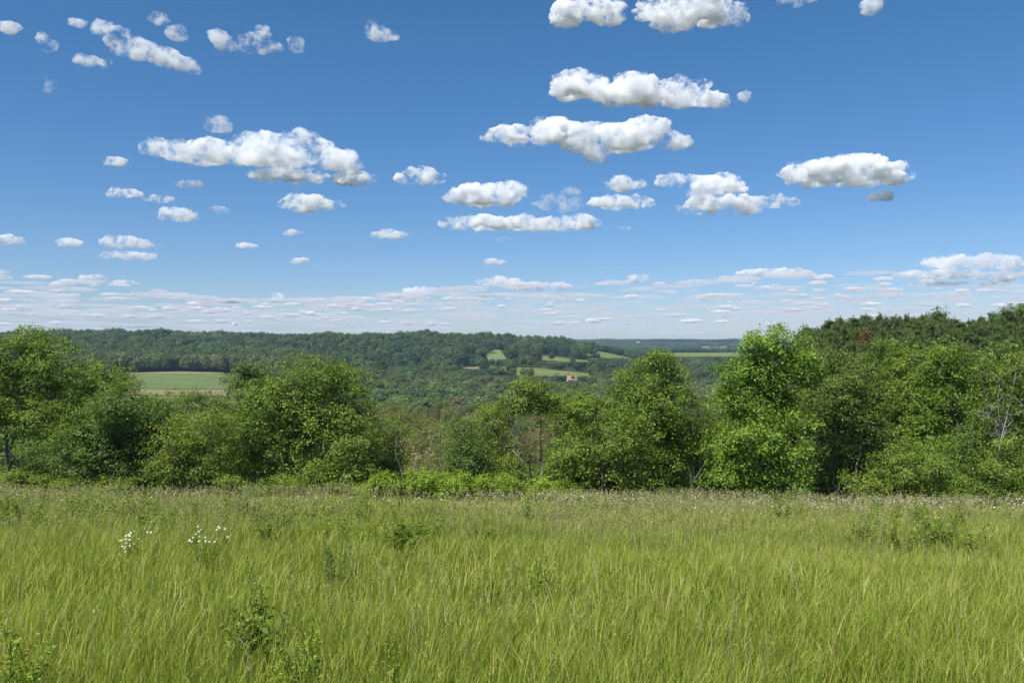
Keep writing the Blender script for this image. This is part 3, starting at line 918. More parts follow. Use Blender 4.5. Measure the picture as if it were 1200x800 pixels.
def scatter(n, p0, p1, y0, y1, power=2.0):
    u = fr.random(n)
    Y = (y0 ** power + u * (y1 ** power - y0 ** power)) ** (1 / power)
    px = fr.uniform(p0, p1, n)
    return px, Y


PXS, YS, HS = [], [], []


def wood(n, p0, p1, y0, y1, h0, h1, skip=None):
    px, Y = scatter(n, p0, p1, y0, y1)
    X = (px - 600) / F * Y
    ok = np.ones(n, bool)
    for nm, mt, poly in FIELDS:
        for dx in (-2.2, 2.2):
            ok &= ~in_poly(px + dx, np.log(Y), poly)
    if skip:
        ok &= ~skip(px, Y)
    px, Y = px[ok], Y[ok]
    h = fr.uniform(h0, h1, len(px))
    PXS.append(px)
    YS.append(Y)
    HS.append(h)


wood(620, 380, 720, 520, 700, 8, 14)
wood(1500, 330, 800, 700, 1000, 8, 15)
wood(1500, 60, 340, 940, 1100, 15, 21)
wood(500, 40, 128, 600, 960, 11, 17)
wood(700, 700, 885, 330, 900, 8, 14)
wood(260, -60, 22, 1000, 1780, 12, 20)
wood(500, 290, 400, 500, 1000, 10, 15)
wood(4800, 20, 700, 1000, 1780, 11, 23, lambda px, Y: (px > 590) & (px < 700) & (Y < 1450) & (noise_vec(px * .12, Y * .012) < -.18))
wood(1500, 690, 900, 900, 1830, 9, 15, lambda px, Y: (px < 760) & (Y > 1050) & (Y < 1480) & (noise_vec(px * .12, Y * .012) < -.15))
wood(900, 740, 900, 2240, 2600, 9, 15)
wood(700, 700, 800, 1650, 2300, 8, 13)
wood(15000, 600, 920, 3300, 5100, 10, 20, lambda px, Y: (Y < 4300) & (noise_vec(px * .03, Y * .003) < -.25))
px, Y, h = np.concatenate(PXS), np.concatenate(YS), np.concatenate(HS)
X = (px - 600) / F * Y
Z = ground(X, Y)
lim = max_top(px, Y, 4500 / Y)
h = h * (1 + .28 * noise_vec(px * .045, np.log(Y) * 7, 3.0))
h = np.minimum(h, lim - Z)
ok = h > 4.5
X, Y, Z, h, px = X[ok], Y[ok], Z[ok], h[ok], px[ok]
s_ = h / 12
n_ = len(X)
me = bpy.data.meshes.new('forest_points')
me.vertices.add(n_)
me.vertices.foreach_set('co', np.stack([X, Y, Z - .3], 1).astype(np.float32).ravel())
bright = noise_vec(px * .03, np.log(Y) * 9, 2.0)
warm = noise_vec(px * .022 + 9, np.log(Y) * 6, 5.0)
hue = np.stack([1 + .32 * warm, 1 + .10 * warm, 1 - .18 * warm, np.ones(n_)], 1)
hue[:, :3] *= (1 + .45 * bright + fr.normal(size=n_) * .16)[:, None]
brown = (noise_vec(px * .02, np.log(Y) * 5 + 4, 8.0) > .10) & (Y < 1050) & (fr.random(n_) < .6)
hue[brown, :3] *= [1.6, 1.15, 1.5]
hue[:, :3] *= (1 + .35 * np.clip((1000 - Y) / 400, 0, 1))[:, None]
dark = fr.random(n_) < .12
hue[dark, :3] *= [.6, .68, .85]
hue = np.clip(hue, .3, 2.2)
kind = fr.integers(0, 5, n_)
for nm, ty, val in (('rot', 'FLOAT_VECTOR', np.stack([np.zeros(n_), np.zeros(n_), fr.uniform(0, 6.28, n_)], 1)),
                    ('scl', 'FLOAT_VECTOR', np.stack([(.55 + .45 * s_) * fr.uniform(1.0, 1.75, n_)] * 2 + [s_], 1))):
    a = me.attributes.new(nm, ty, 'POINT')
    a.data.foreach_set('vector', val.astype(np.float32).ravel())
a = me.attributes.new('hue', 'FLOAT_COLOR', 'POINT')
a.data.foreach_set('color', hue.astype(np.float32).ravel())
a = me.attributes.new('pick', 'INT', 'POINT')
a.data.foreach_set('value', kind.astype(np.int32))
me.update()
ng = bpy.data.node_groups.new('forest', 'GeometryNodeTree')
ng.interface.new_socket('Geometry', in_out='INPUT', socket_type='NodeSocketGeometry')
ng.interface.new_socket('Geometry', in_out='OUTPUT', socket_type='NodeSocketGeometry')
gi, go = ng.nodes.new('NodeGroupInput'), ng.nodes.new('NodeGroupOutput')
ip = ng.nodes.new('GeometryNodeInstanceOnPoints')
jn = ng.nodes.new('GeometryNodeJoinGeometry')
for k in range(5):
    cm, wm = crown_mesh('forest_crown', 300 + k, 'forest', 900, .95, 12, [4.4, 4.0, 4.8, 4.2, 3.8][k])
    po = bpy.data.objects.new('forest_crown', cm)
    oi = ng.nodes.new('GeometryNodeObjectInfo')
    oi.inputs['Object'].default_value = po
    oi.inputs['As Instance'].default_value = True
    ng.links.new(oi.outputs['Geometry'], jn.inputs[0])


def named(nm, ty):
    q = ng.nodes.new('GeometryNodeInputNamedAttribute')
    q.data_type = ty
    q.inputs['Name'].default_value = nm
    return q.outputs['Attribute']


ip.inputs['Pick Instance'].default_value = True
ng.links.new(gi.outputs[0], ip.inputs['Points'])
ng.links.new(jn.outputs[0], ip.inputs['Instance'])
ng.links.new(named('pick', 'INT'), ip.inputs['Instance Index'])
e2r = ng.nodes.new('FunctionNodeEulerToRotation')
ng.links.new(named('rot', 'FLOAT_VECTOR'), e2r.inputs[0])
ng.links.new(e2r.outputs[0], ip.inputs['Rotation'])
ng.links.new(named('scl', 'FLOAT_VECTOR'), ip.inputs['Scale'])
ng.links.new(ip.outputs[0], go.inputs[0])
fo = obj('forest', me, kind='stuff', label='far woods covering the valley and the hills up to the skyline', category='forest')
fo.modifiers.new('forest', 'NODES').node_group = ng
print('forest', n_, 'valley', len(pts))

# single trees and shrubs out in the far fields
for lab, px_, Y_, h_, vk, hu in [
    ('lone round tree in the bright upland meadow', 569, 1226, 9, 2, (.75, .9, .95)),
    ('tall dark tree beside the pasture, just above the red-roofed barn', 671, 1185, 15, 1, (.65, .8, .9)),
    ('dark tree right of the pasture, behind the barn', 691, 1160, 12, 0, (.7, .85, .9)),
    ('round dark tree on the slope right of the barn', 703, 1120, 14, 3, (.7, .82, .9)),
    ('dark shrub close behind the red-roofed barn', 673, 988, 6, 4, (.6, .7, .75)),
    ('small dark shrub alone on the pasture', 651, 1035, 3.2, 0, (.55, .6, .6)),
    ('tiny dark shrub near the upper edge of the pasture', 654, 1060, 2.6, 2, (.5, .6, .6)),
    ('short dark shrub row end on the pasture left of the barn', 666, 1050, 2.6, 1, (.6, .7, .6)),
    ('dark pointed tree at the lower left corner of the upland meadow', 545, 1215, 11, 3, (.5, .62, .8)),
]:
    cm, wm, _ = variants[vk]
    b = gpt(px_, Y_)
    r = thing('field_tree', lab, 'tree', b)
    r.scale = (h_ / 12 * 1.15, h_ / 12 * 1.15, h_ / 12)
    c = obj('crown', cm, r)
    c.color = (*hu, 1)
    obj('trunk', wm, r)


# ------------------------------------------------------------------ barn and far farm buildings
def plain(name, c, rough=.8, var=.18, scale=1.5):
    return noise_mat(name, tuple(q * (1 - var) for q in c), tuple(min(1, q * (1 + var)) for q in c), scale, rough)


ROOF, WHITE, GREY, DOOR = plain('rust_roof', (.40, .21, .15)), plain('white_boards', (.72, .70, .66), var=.06), plain('grey_roof', (.30, .31, .33)), plain('dark_door', (.10, .075, .06))
REDW = plain('red_boards', (.34, .11, .075))


def box(bm, x0, x1, y0, y1, z0, z1):
    v = [bm.verts.new(c) for c in ((x0, y0, z0), (x1, y0, z0), (x1, y1, z0), (x0, y1, z0), (x0, y0, z1), (x1, y0, z1), (x1, y1, z1), (x0, y1, z1))]
    for f in ((3, 2, 1, 0), (4, 5, 6, 7), (0, 1, 5, 4), (1, 2, 6, 5), (2, 3, 7, 6), (3, 0, 4, 7)):
        bm.faces.new([v[k] for k in f])


def fin(bm, name, mat, parent):
    me = bpy.data.meshes.new(name)
    bm.to_mesh(me)
    bm.free()
    me.materials.append(mat)
    return obj(name, me, parent)


def house(name, label, cat, loc, w, d, h, rise, wall, roof, rz, n_win=3, tall_door=False):
    r = thing(name, label, cat, loc, None, rz)
    bm = bmesh.new()
    box(bm, -w / 2, w / 2, -d / 2, d / 2, -1.5, h)
    for sx in (-1, 1):                      # gable triangles
        x = sx * w / 2
        a = [bm.verts.new(c) for c in ((x, -d / 2, h), (x, d / 2, h), (x, 0, h + rise - .1))]
        b_ = [bm.verts.new((v.co.x - sx * .2, v.co.y, v.co.z)) for v in a]
        bm.faces.new(a if sx > 0 else a[::-1])
        bm.faces.new(b_[::-1] if sx > 0 else b_)
    fin(bm, 'wall', wall, r)
    bm = bmesh.new()
    o, t = .6, .18
    prof = [(-d / 2 - o, h - o * rise / (d / 2)), (0, h + rise), (d / 2 + o, h - o * rise / (d / 2)), (d / 2 + o, h - o * rise / (d / 2) + t), (0, h + rise + t * 1.3), (-d / 2 - o, h - o * rise / (d / 2) + t)]
    A = [bm.verts.new((-w / 2 - .5, y, z)) for y, z in prof]
    Bq = [bm.verts.new((w / 2 + .5, y, z)) for y, z in prof]
    bm.faces.new(A)
    bm.faces.new(Bq[::-1])
    for i in range(6):
        bm.faces.new((A[i], Bq[i], Bq[(i + 1) % 6], A[(i + 1) % 6])[::-1])
    bmesh.ops.recalc_face_normals(bm, faces=bm.faces[:])
    fin(bm, 'roof', roof, r)
    bm = bmesh.new()
    dh = h * .8 if tall_door else 2.1
    box(bm, -w * .12, w * .12 if tall_door else -w * .12 + 1.1, -d / 2 - .06, -d / 2 - .005, 0, dh)
    fin(bm, 'door', DOOR, r)
    for k in range(n_win):
        x = -w * .40 + k * w * .8 / max(1, n_win - 1)
        if abs(x) < w * .16:
            continue
        bm = bmesh.new()
        box(bm, x - .5, x + .5, -d / 2 - .05, -d / 2 - .006, h * .45, h * .45 + 1.1)
        fin(bm, 'window', DOOR, r)
    return r


house('barn', 'small barn with a rust-red roof at the near edge of the far pasture', 'barn', gpt(669.5, 972), 9.4, 7, 2.2, 3.9, WHITE, ROOF, .12, 4, True)
b = gpt(748, 4250)
house('farmhouse', 'left one of two tiny white farm buildings on the blue far ridge', 'house', b + [0, 0, 6], 17, 9, 7, 5, WHITE, WHITE, .2)
b = gpt(753, 4200)
house('farm_shed', 'right one of two tiny white farm buildings on the blue far ridge', 'shed', b + [0, 0, 5], 15, 10, 6, 4, WHITE, WHITE, -.2)

# ------------------------------------------------------------------ meadow
def wedge(n, y0, y1, rng, pad=2.4):
    """n points spread evenly over the part of the slope the meadow covers"""
    out_x, out_y = [], []
    Y = np.sqrt(rng.uniform(y0 ** 2, y1 ** 2, n))
    X = rng.uniform(-1, 1, n) * (Y * .63 + pad)
    return X, Y


def blades(n, y0, y1, segs, h0, w0, rng, seedz, tuft):
    per = 13
    nt_ = n // per
    TX, TY = wedge(nt_, y0, y1, rng)
    n = nt_ * per
    R_t = np.repeat(tuft * rng.uniform(.6, 1.5, nt_), per)
    X = np.repeat(TX, per) + rng.normal(size=n) * R_t
    Y = np.repeat(TY, per) + rng.normal(size=n) * R_t
    Y = np.maximum(Y, 3.0)
    nz = np.repeat(noise_vec(TX * .22, TY * .16, seedz), per)
    nz2 = np.repeat(noise_vec(TX * .7, TY * .5, seedz + 4), per)
    edge = np.clip((52 + 3 * nz - Y) / 3, .3, 1)
    th = np.repeat(rng.normal(1, .17, nt_), per)
    h = h0 * (1 + .35 * nz + .25 * nz2) * rng.uniform(.55, 1.2, n) * edge * np.clip(th, .5, 1.5)
    a = np.repeat(rng.uniform(-math.pi, math.pi, nt_), per) + rng.normal(0, .8, n)
    lean = h * np.abs(rng.normal(.15, .16, n))
    lx, ly = np.cos(a) * lean + h * .07, np.sin(a) * lean      # the wind leans them a little to the right
    sa = rng.uniform(0, math.pi, n) * .8 - .6
    sx, sy = np.cos(sa), np.sin(sa)
    w = w0 * rng.uniform(.6, 1.4, n)
    base = np.stack([X, Y, ground(X, Y) - .02], 1)
    V = []
    for k in range(segs + 1):
        t = k / segs
        c = base + np.stack([lx * t ** 1.8, ly * t ** 1.8, h * (t - .22 * t ** 3)], 1)
        if k < segs:
            hw = (w * .5 * (1 - t ** 1.6 * .75))[:, None] * np.stack([sx, sy, np.zeros(n)], 1)
            V += [c - hw, c + hw]
        else:
            V.append(c)
    nv = 2 * segs + 1
    V = np.stack(V, 1).reshape(-1, 3)
    lo = []
    cnt = []
    for k in range(segs - 1):
        lo += [2 * k, 2 * k + 1, 2 * k + 3, 2 * k + 2]
        cnt.append(4)
    lo += [2 * segs - 2, 2 * segs - 1, 2 * segs]
    cnt.append(3)
    L = (np.arange(n)[:, None] * nv + np.array(lo)[None]).ravel()
    cnts = np.tile(cnt, n)
    # 0..0.8 greens, above that straw
    patch = np.repeat(noise_vec(TX * .10, TY * .09, seedz + 9), per)
    t = .42 + .20 * patch + .12 * nz2 + np.repeat(rng.normal(size=nt_) * .19, per) + rng.normal(size=n) * .20
    straw = rng.random(n) < np.clip(.035 + .09 * (Y / 50), 0, .2)
    t = np.where(straw, rng.uniform(.86, 1, n), np.clip(t, 0, .8))
    return V, L, cnts, np.repeat(t, len(cnt))


def grass_mat():
    m = leaf_mat('grass', (.080, .115, .018), (.140, .185, .032), (.36, .32, .17), trans=.36, gloss=.07, rough=.45, gain=(2.38, 2.18, 1.50))
    cr = next(n for n in m.node_tree.nodes if n.type == 'VALTORGB').color_ramp
    cr.elements[1].position = .40
    k = cr.elements.new(.80)
    k.color = (.50, .52, .125, 1)
    k = cr.elements.new(.86)
    k.color = (.46, .42, .24, 1)
    return m


gr = np.random.default_rng(8)
parts = [blades(190000, 3.4, 8.5, 4, .53, .0070, gr, 1.0, .035), blades(160000, 8.5, 17, 3, .54, .0110, gr, 1.0, .055), blades(150000, 17, 31, 2, .55, .017, gr, 1.0, .10), blades(130000, 31, 55, 2, .52, .027, gr, 1.0, .16)]
V, L, Cn, T = [], [], [], []
o_ = 0
for v, l, c, t in parts:
    V.append(v)
    L.append(l + o_)
    Cn.append(c)
    T.append(t)
    o_ += len(v)
obj('meadow_grass', mesh_np('meadow_grass', np.vstack(V), np.concatenate(L), np.concatenate(Cn), [grass_mat()], {'tint': ('FACE', np.concatenate(T))}),
    kind='stuff', label='long green meadow grass leaning to the right', category='grass')

# seed heads: thin stem and a loose panicle, thicker farther up the slope
hr = np.random.default_rng(9)
Xs, Ys_ = [], []
for n, y0, y1 in ((900, 4, 10), (3400, 10, 20), (9000, 20, 36), (8500, 36, 54)):
    x, y = wedge(n, y0, y1, hr)
    k = noise_vec(x * .12, y * .10, 12.) > (-.15 if y0 > 15 else .05)
    Xs.append(x[k])
    Ys_.append(y[k])
X, Y = np.concatenate(Xs), np.concatenate(Ys_)
n = len(X)
H = hr.uniform(.62, .98, n)
lx, ly = hr.normal(.10, .09, n) * H, hr.normal(0, .08, n) * H
base = np.stack([X, Y, ground(X, Y)], 1)
tip = base + np.stack([lx, ly, H], 1)
wst = (.0016 + Y * .00013)[:, None] * np.array([1, .2, 0])
stemV = np.stack([base - wst, base + wst, tip], 1).reshape(-1, 3)
m = 6
pk = np.repeat(np.clip(.35 + Y / 45, .35, 1.1), m)[:, None]
C = np.repeat(tip, m, 0) + hr.normal(size=(n * m, 3)) * [.022, .022, .060] * pk
AX = np.tile([.25, 0, 1.0], (n * m, 1)) + hr.normal(size=(n * m, 3)) * .45
LV = leaf_arrays(C, hr.normal(size=(n * m, 3)), hr.uniform(.04, .075, n * m) * pk[:, 0], np.repeat(.007 + Y * .0004, m) * pk[:, 0], hr, axis=AX)
V = np.vstack([stemV, LV])
L = np.concatenate([np.arange(3 * n), 3 * n + np.arange(4 * n * m)])
Cn = np.concatenate([np.full(n, 3), np.full(n * m, 4)])
tn = hr.uniform(.2, .8, n)
T = np.concatenate([np.clip(tn - .2, 0, 1), np.repeat(tn, m) + hr.normal(size=n * m) * .12])
SEED = leaf_mat('seed_head', (.27, .27, .12), (.40, .385, .19), (.54, .50, .29), trans=.3, gloss=.03, gain=(1.1, 1.08, 1))
obj('seed_heads', mesh_np('seed_heads', V, L, Cn, [SEED], {'tint': ('FACE', np.clip(T, 0, 1))}), kind='stuff', label='tan and purplish grass seed heads over the upper meadow', category='seed heads')


# daisies and yellow flowers far up the slope
def flowers(name, label, mat, spots, size, rng):
    C = []
    for px, Y, spread, n in spots:
        x = (px - 600) / F * Y + rng.normal(size=n) * spread
        y = Y + rng.normal(size=n) * spread * .45
        C.append(np.stack([x, y], 1))
    C = np.vstack(C)
    C = C[(C[:, 1] > 12) & (C[:, 1] < 52)]
    n = len(C)
    z = ground(C[:, 0], C[:, 1])
    H = rng.uniform(.60, .85, n)
    top = np.stack([C[:, 0], C[:, 1], z + H], 1)
    nr = np.array([-.35, -.55, .8]) + rng.normal(size=(n, 3)) * .35
    nr = unit(nr)
    u = unit(np.cross(nr, [0, 0, 1.0] + rng.normal(size=(n, 3)) * .1))
    w = np.cross(nr, u)
    th = np.linspace(0, 2 * math.pi, 8, endpoint=False)
    r = size * rng.uniform(.7, 1.3, n)
    rim = top[:, None] + r[:, None, None] * (np.cos(th)[None, :, None] * u[:, None] + np.sin(th)[None, :, None] * w[:, None]) * np.where(np.arange(8) % 2, .72, 1.0)[None, :, None]
    rim += (nr * r[:, None] * .15)[:, None]
    V = np.concatenate([top[:, None], rim], 1).reshape(-1, 3)
    f = np.array([[0, k + 1, (k + 1) % 8 + 1] for k in range(8)]).ravel()
    L = (np.arange(n)[:, None] * 9 + f[None]).ravel()
    st = np.stack([top - [.004, 0, 0], top + [.004, 0, 0], np.stack([C[:, 0], C[:, 1], z], 1)], 1).reshape(-1, 3)
    V2 = np.vstack([V, st])
    L2 = np.concatenate([L, len(V) + np.arange(3 * n)])
    obj(name, mesh_np(name, V2, L2, np.full(len(L2) // 3, 3), [mat, LM['weed']], {'tint': ('FACE', np.full(len(L2) // 3, .5))}, np.concatenate([np.zeros(8 * n), np.ones(n)])), kind='stuff', label=label, category='flowers')


WPET = leaf_mat('white_petal', (.58, .57, .50), (.66, .65, .58), (.72, .71, .65), trans=.2, gloss=.02, gain=(1, 1, 1))
YPET = leaf_mat('yellow_petal', (.60, .46, .04), (.68, .54, .05), (.74, .60, .08), trans=.2, gloss=.02, gain=(1, 1, 1))
fr2 = np.random.default_rng(17)
sp = [(px, fr2.uniform(36, 49), 2.2, int(fr2.integers(3, 12))) for px in np.arange(555, 1200, 16)]
sp += [(px, fr2.uniform(30, 46), 2.2, int(fr2.integers(2, 7))) for px in np.arange(0, 1200, 30)]
sp += [(1185, 32, 1.2, 18), (1110, 34, 1.0, 12), (855, 27, 1.0, 6), (20, 34, 1.5, 10), (65, 38, 1.4, 8), (520, 32, 1.5, 9), (375, 36, 1.2, 10)]
flowers('white_daisies', 'white daisies scattered along the far edge of the meadow', WPET, sp, .030, fr2)
sp = [(px, fr2.uniform(28, 47), 2.0, int(fr2.integers(2, 8))) for px in np.arange(10, 1200, 40)] + [(40, 38, 2.0, 14), (85, 34, 2.0, 10), (200, 36, 2, 8), (985, 44, 1.5, 12)]
flowers('yellow_flowers', 'small yellow flowers scattered over the upper meadow', YPET, sp, .026, fr2)


# ---- broadleaf weeds standing in the grass
def weed(name, label, px, Y, H, R_, nst, leaf, mat, rng, cat='weed', flower=None, group=None, proto=False):
    b = gpt(px, Y)
    r = thing(name, label, cat, b, group)
    tb = Tubes()
    C, Nn, AX, L, FC = [], [], [], [], []
    for k in range(nst):
        a = rng.uniform(0, 6.283)
        rr = R_ * math.sqrt(rng.random())
        h = H * rng.uniform(.72, 1.05)
        tip = np.array([math.cos(a) * rr, math.sin(a) * rr, h])
        ln = curve([tip[0] * .25, tip[1] * .25, -.05], tip, rng, .06, 7)
        tb.add(ln, np.linspace(.006, .0025, 7), 4)
        m = int(10 * h / .7) + 4
        for j in range(m):
            t = .35 + .65 * (j + rng.random()) / m
            p = np.array([np.interp(t, np.linspace(0, 1, 7), ln[:, q]) for q in range(3)])
            an = j * 2.4 + rng.normal() * .3
            d = np.array([math.cos(an), math.sin(an), rng.uniform(-.1, .45)])
            ll = leaf * rng.uniform(.65, 1.15) * (1.1 - .45 * t)
            for q in range(3 if leaf > .04 else 1):        # leaflets
                dd = d + rng.normal(size=3) * (.32 if q else .05)
                C.append(p + dd * ll * .75)
                AX.append(dd)
                Nn.append(np.array([0, 0, 1.0]) + rng.normal(size=3) * .35 - .2 * dd)
                L.append(ll * (1 if q == 0 else .7))
        if flower:
            for j in range(rng.integers(1, 4)):
                FC.append(tip + rng.normal(size=3) * [.05, .05, .04] + [0, 0, .02])
    C, Nn, AX, L = np.array(C), np.array(Nn), np.array(AX), np.array(L)
    obj('stems', tb.mesh('weed_stems', LM['weed'] if mat != 'brown' else LM['brown']), r)
    obj('leaves', leaf_mesh('weed_leaves', C, Nn, L, L * .58, .45 + rng.normal(size=len(C)) * .18, LM[mat], rng, AX), r)
    if flower:
        FC = np.array(FC)
        m = 5
        P_ = np.repeat(FC, m, 0)
        an = np.tile(np.arange(m) * 2 * math.pi / m, len(FC)) + np.repeat(rng.uniform(0, 6, len(FC)), m)
        up = unit(np.array([-.2, -.5, .8]) + rng.normal(size=(len(FC), 3)) * .25)
        u = unit(np.cross(up, [1.0, .2, 0]))
        w = np.cross(up, u)
        d = np.cos(an)[:, None] * np.repeat(u, m, 0) + np.sin(an)[:, None] * np.repeat(w, m, 0)
        obj('blossoms', leaf_mesh('blossoms', P_ + d * flower * .5, np.repeat(up, m, 0), np.full(len(P_), flower), np.full(len(P_), flower * .8), rng.uniform(.3, .7, len(P_)), WPET, rng, d), r)
    return r


wr = np.random.default_rng(23)
weed('weed_plant', 'dark green leafy weed with broad leaves in the near grass, left of centre', 298, 6.4, .80, .18, 12, .082, 'bright', wr)
weed('weed_plant', 'yellow-green leafy weed at the bottom edge, right of the dark leafy weed', 348, 5.5, .70, .16, 11, .072, 'weed', wr)
weed('weed_plant', 'bushy light green weed in the bottom left corner', 22, 5.4, .70, .26, 16, .064, 'weed', wr)
weed('weed_plant', 'small bright weed at the bottom edge, left of the middle', 463, 5.15, .66, .06, 3, .055, 'weed', wr)
weed('weed_plant', 'pale tufted weed on a bare stalk near the middle of the meadow', 567, 9.8, .92, .07, 4, .055, 'yellow', wr)
weed('weed_plant', 'light weed with spreading tops just right of the pale tufted weed', 633, 10.2, .88, .20, 6, .055, 'weed', wr)
weed('weed_plant', 'low dark bushy weed near the white blossoms, casting a dark patch', 393, 11.6, .82, .32, 16, .060, 'blue', wr)
weed('weed_plant', 'yellow-green weed between the white blossoms and the dark leafy weed', 296, 9.4, .80, .22, 7, .055, 'yellow', wr)
weed('white_flower_plant', 'left one of two plants with clustered white blossoms, the fuller clump', 158, 13.8, .70, .26, 14, .05, 'weed', wr, 'flower', .021)
weed('white_flower_plant', 'right one of two white-blossomed plants, with taller reddish-brown stems', 240, 13.4, .84, .34, 13, .05, 'olive', wr, 'flower', .019)
gl = 'leafy light green weed standing in the upper meadow grass'
wp = [weed('meadow_weed', gl, 100, 26, .85, .28, 9, .085, m_, wr, 'weed', None, 'weeds in the upper meadow') for m_ in ('weed', 'yellow', 'bright')]
for i in range(90):
    if i < 48:
        px_, Y_ = wr.uniform(-5, 330), wr.uniform(18, 36)
    elif i < 62:
        px_, Y_ = wr.uniform(330, 620), wr.uniform(15, 36)
    else:
        px_, Y_ = wr.uniform(400, 1200), wr.uniform(17, 44)
    r0 = wp[i % 3]
    p = gpt(px_, Y_)
    s = wr.uniform(.75, 1.2)
    if i < 3:
        r0.location, r0.scale = p, (s, s, s)
    else:
        dup(r0, p, wr.uniform(0, 6), (s * 1.5, s * 1.5, s * 1.08))

# dry pale stalks
sl = 'thin pale dry stalk standing among the green grass'
sp0 = None
for i, (px_, Y_, h_) in enumerate([(560, 8.0, .75), (704, 8.6, 1.0), (938, 7.9, .95), (1118, 6.6, .9), (1035, 16, 1.1), (1060, 17, 1.1), (872, 9.5, .9), (493, 6.3, .8), (448, 8.8, .9), (1020, 12, .95), (300, 5.4, .7), (1160, 9, .9), (655, 6.5, .8), (960, 11, .95), (850, 6.4, .85)]):
    p = gpt(px_, Y_)
    if sp0 is None:
        sp0 = thing('dry_stalk', sl, 'stalk', p, 'dry stalks in the grass')
        tb = Tubes()
        tb.add(np.array([[0, 0, 0], [.02, 0, .35], [.05, .01, .66], [.11, 0, .86], [.18, 0, .92]]), [.0032, .003, .0024, .0018, .0012], 4)
        for q_ in range(9):
            z_ = .62 + .034 * q_
            o3 = np.array([.05 + .17 * max(0, z_ - .64) ** 1.2, .01, z_])
            tb.add(np.array([o3, o3 + np.array([.025 * (-1) ** q_ + .012, .012 * (q_ % 3 - 1), .03])]), [.0024, .001], 3)
        obj('stem', tb.mesh('dry_stalk', noise_mat('straw', (.36, .31, .19), (.50, .45, .30), 20)), sp0)
        r = sp0
    else:
        r = dup(sp0, p, wr.uniform(0, 6.28))
    r.scale = (h_, h_, h_)


# ------------------------------------------------------------------ clouds (real volumes at their height above the land)
ALT = 1100.0


def cloud_mat(dens, px_size, lo=.40, hi=.60, sc_=.075, homog=False, detail=7.0):
    m, n, out = new_mat('cloud')
    N = n.nodes.new
    vs = N('ShaderNodeVolumeScatter')
    vs.inputs['Color'].default_value = (.972, .976, .982, 1)
    vs.inputs['Anisotropy'].default_value = 0
    vs.inputs['Density'].default_value = dens / px_size
    if not homog:
        g = N('ShaderNodeNewGeometry')
        z, z2 = N('ShaderNodeTexNoise'), N('ShaderNodeTexNoise')
        z.inputs['Scale'].default_value = sc_ / px_size
        z.inputs['Detail'].default_value = detail
        z.inputs['Roughness'].default_value = .70
        z.inputs['Distortion'].default_value = .4
        z2.inputs['Scale'].default_value = sc_ * .33 / px_size
        z2.inputs['Detail'].default_value = 2
        ad = N('ShaderNodeMath')
        ad.operation = 'MULTIPLY_ADD'
        ad.inputs[1].default_value = .55
        r = N('ShaderNodeMapRange')
        r.inputs[1].default_value, r.inputs[2].default_value, r.inputs[4].default_value = lo + .275, hi + .275, dens / px_size
        n.links.new(g.outputs['Position'], z.inputs['Vector'])
        n.links.new(g.outputs['Position'], z2.inputs['Vector'])
        n.links.new(z2.outputs[0], ad.inputs[0])
        n.links.new(z.outputs[0], ad.inputs[2])
        n.links.new(ad.outputs[0], r.inputs[0])
        n.links.new(r.outputs[0], vs.inputs['Density'])
    n.links.new(vs.outputs[0], out.inputs['Volume'])
    return m


_bm = bmesh.new()
bmesh.ops.create_icosphere(_bm, subdivisions=2, radius=1)
IV = np.array([v.co[:] for v in _bm.verts])
IF_ = np.array([[v.index for v in f.verts] for f in _bm.faces])
_bm.free()
cr_ = np.random.default_rng(3)


def billow(p, s):
    v = Vector(p)
    return (1 - abs(noise.noise(v / (15 * s)))) - .7 + .55 * ((1 - abs(noise.noise(v / (7 * s)))) - .7) + .32 * ((1 - abs(noise.noise(v / (3.2 * s)))) - .7)


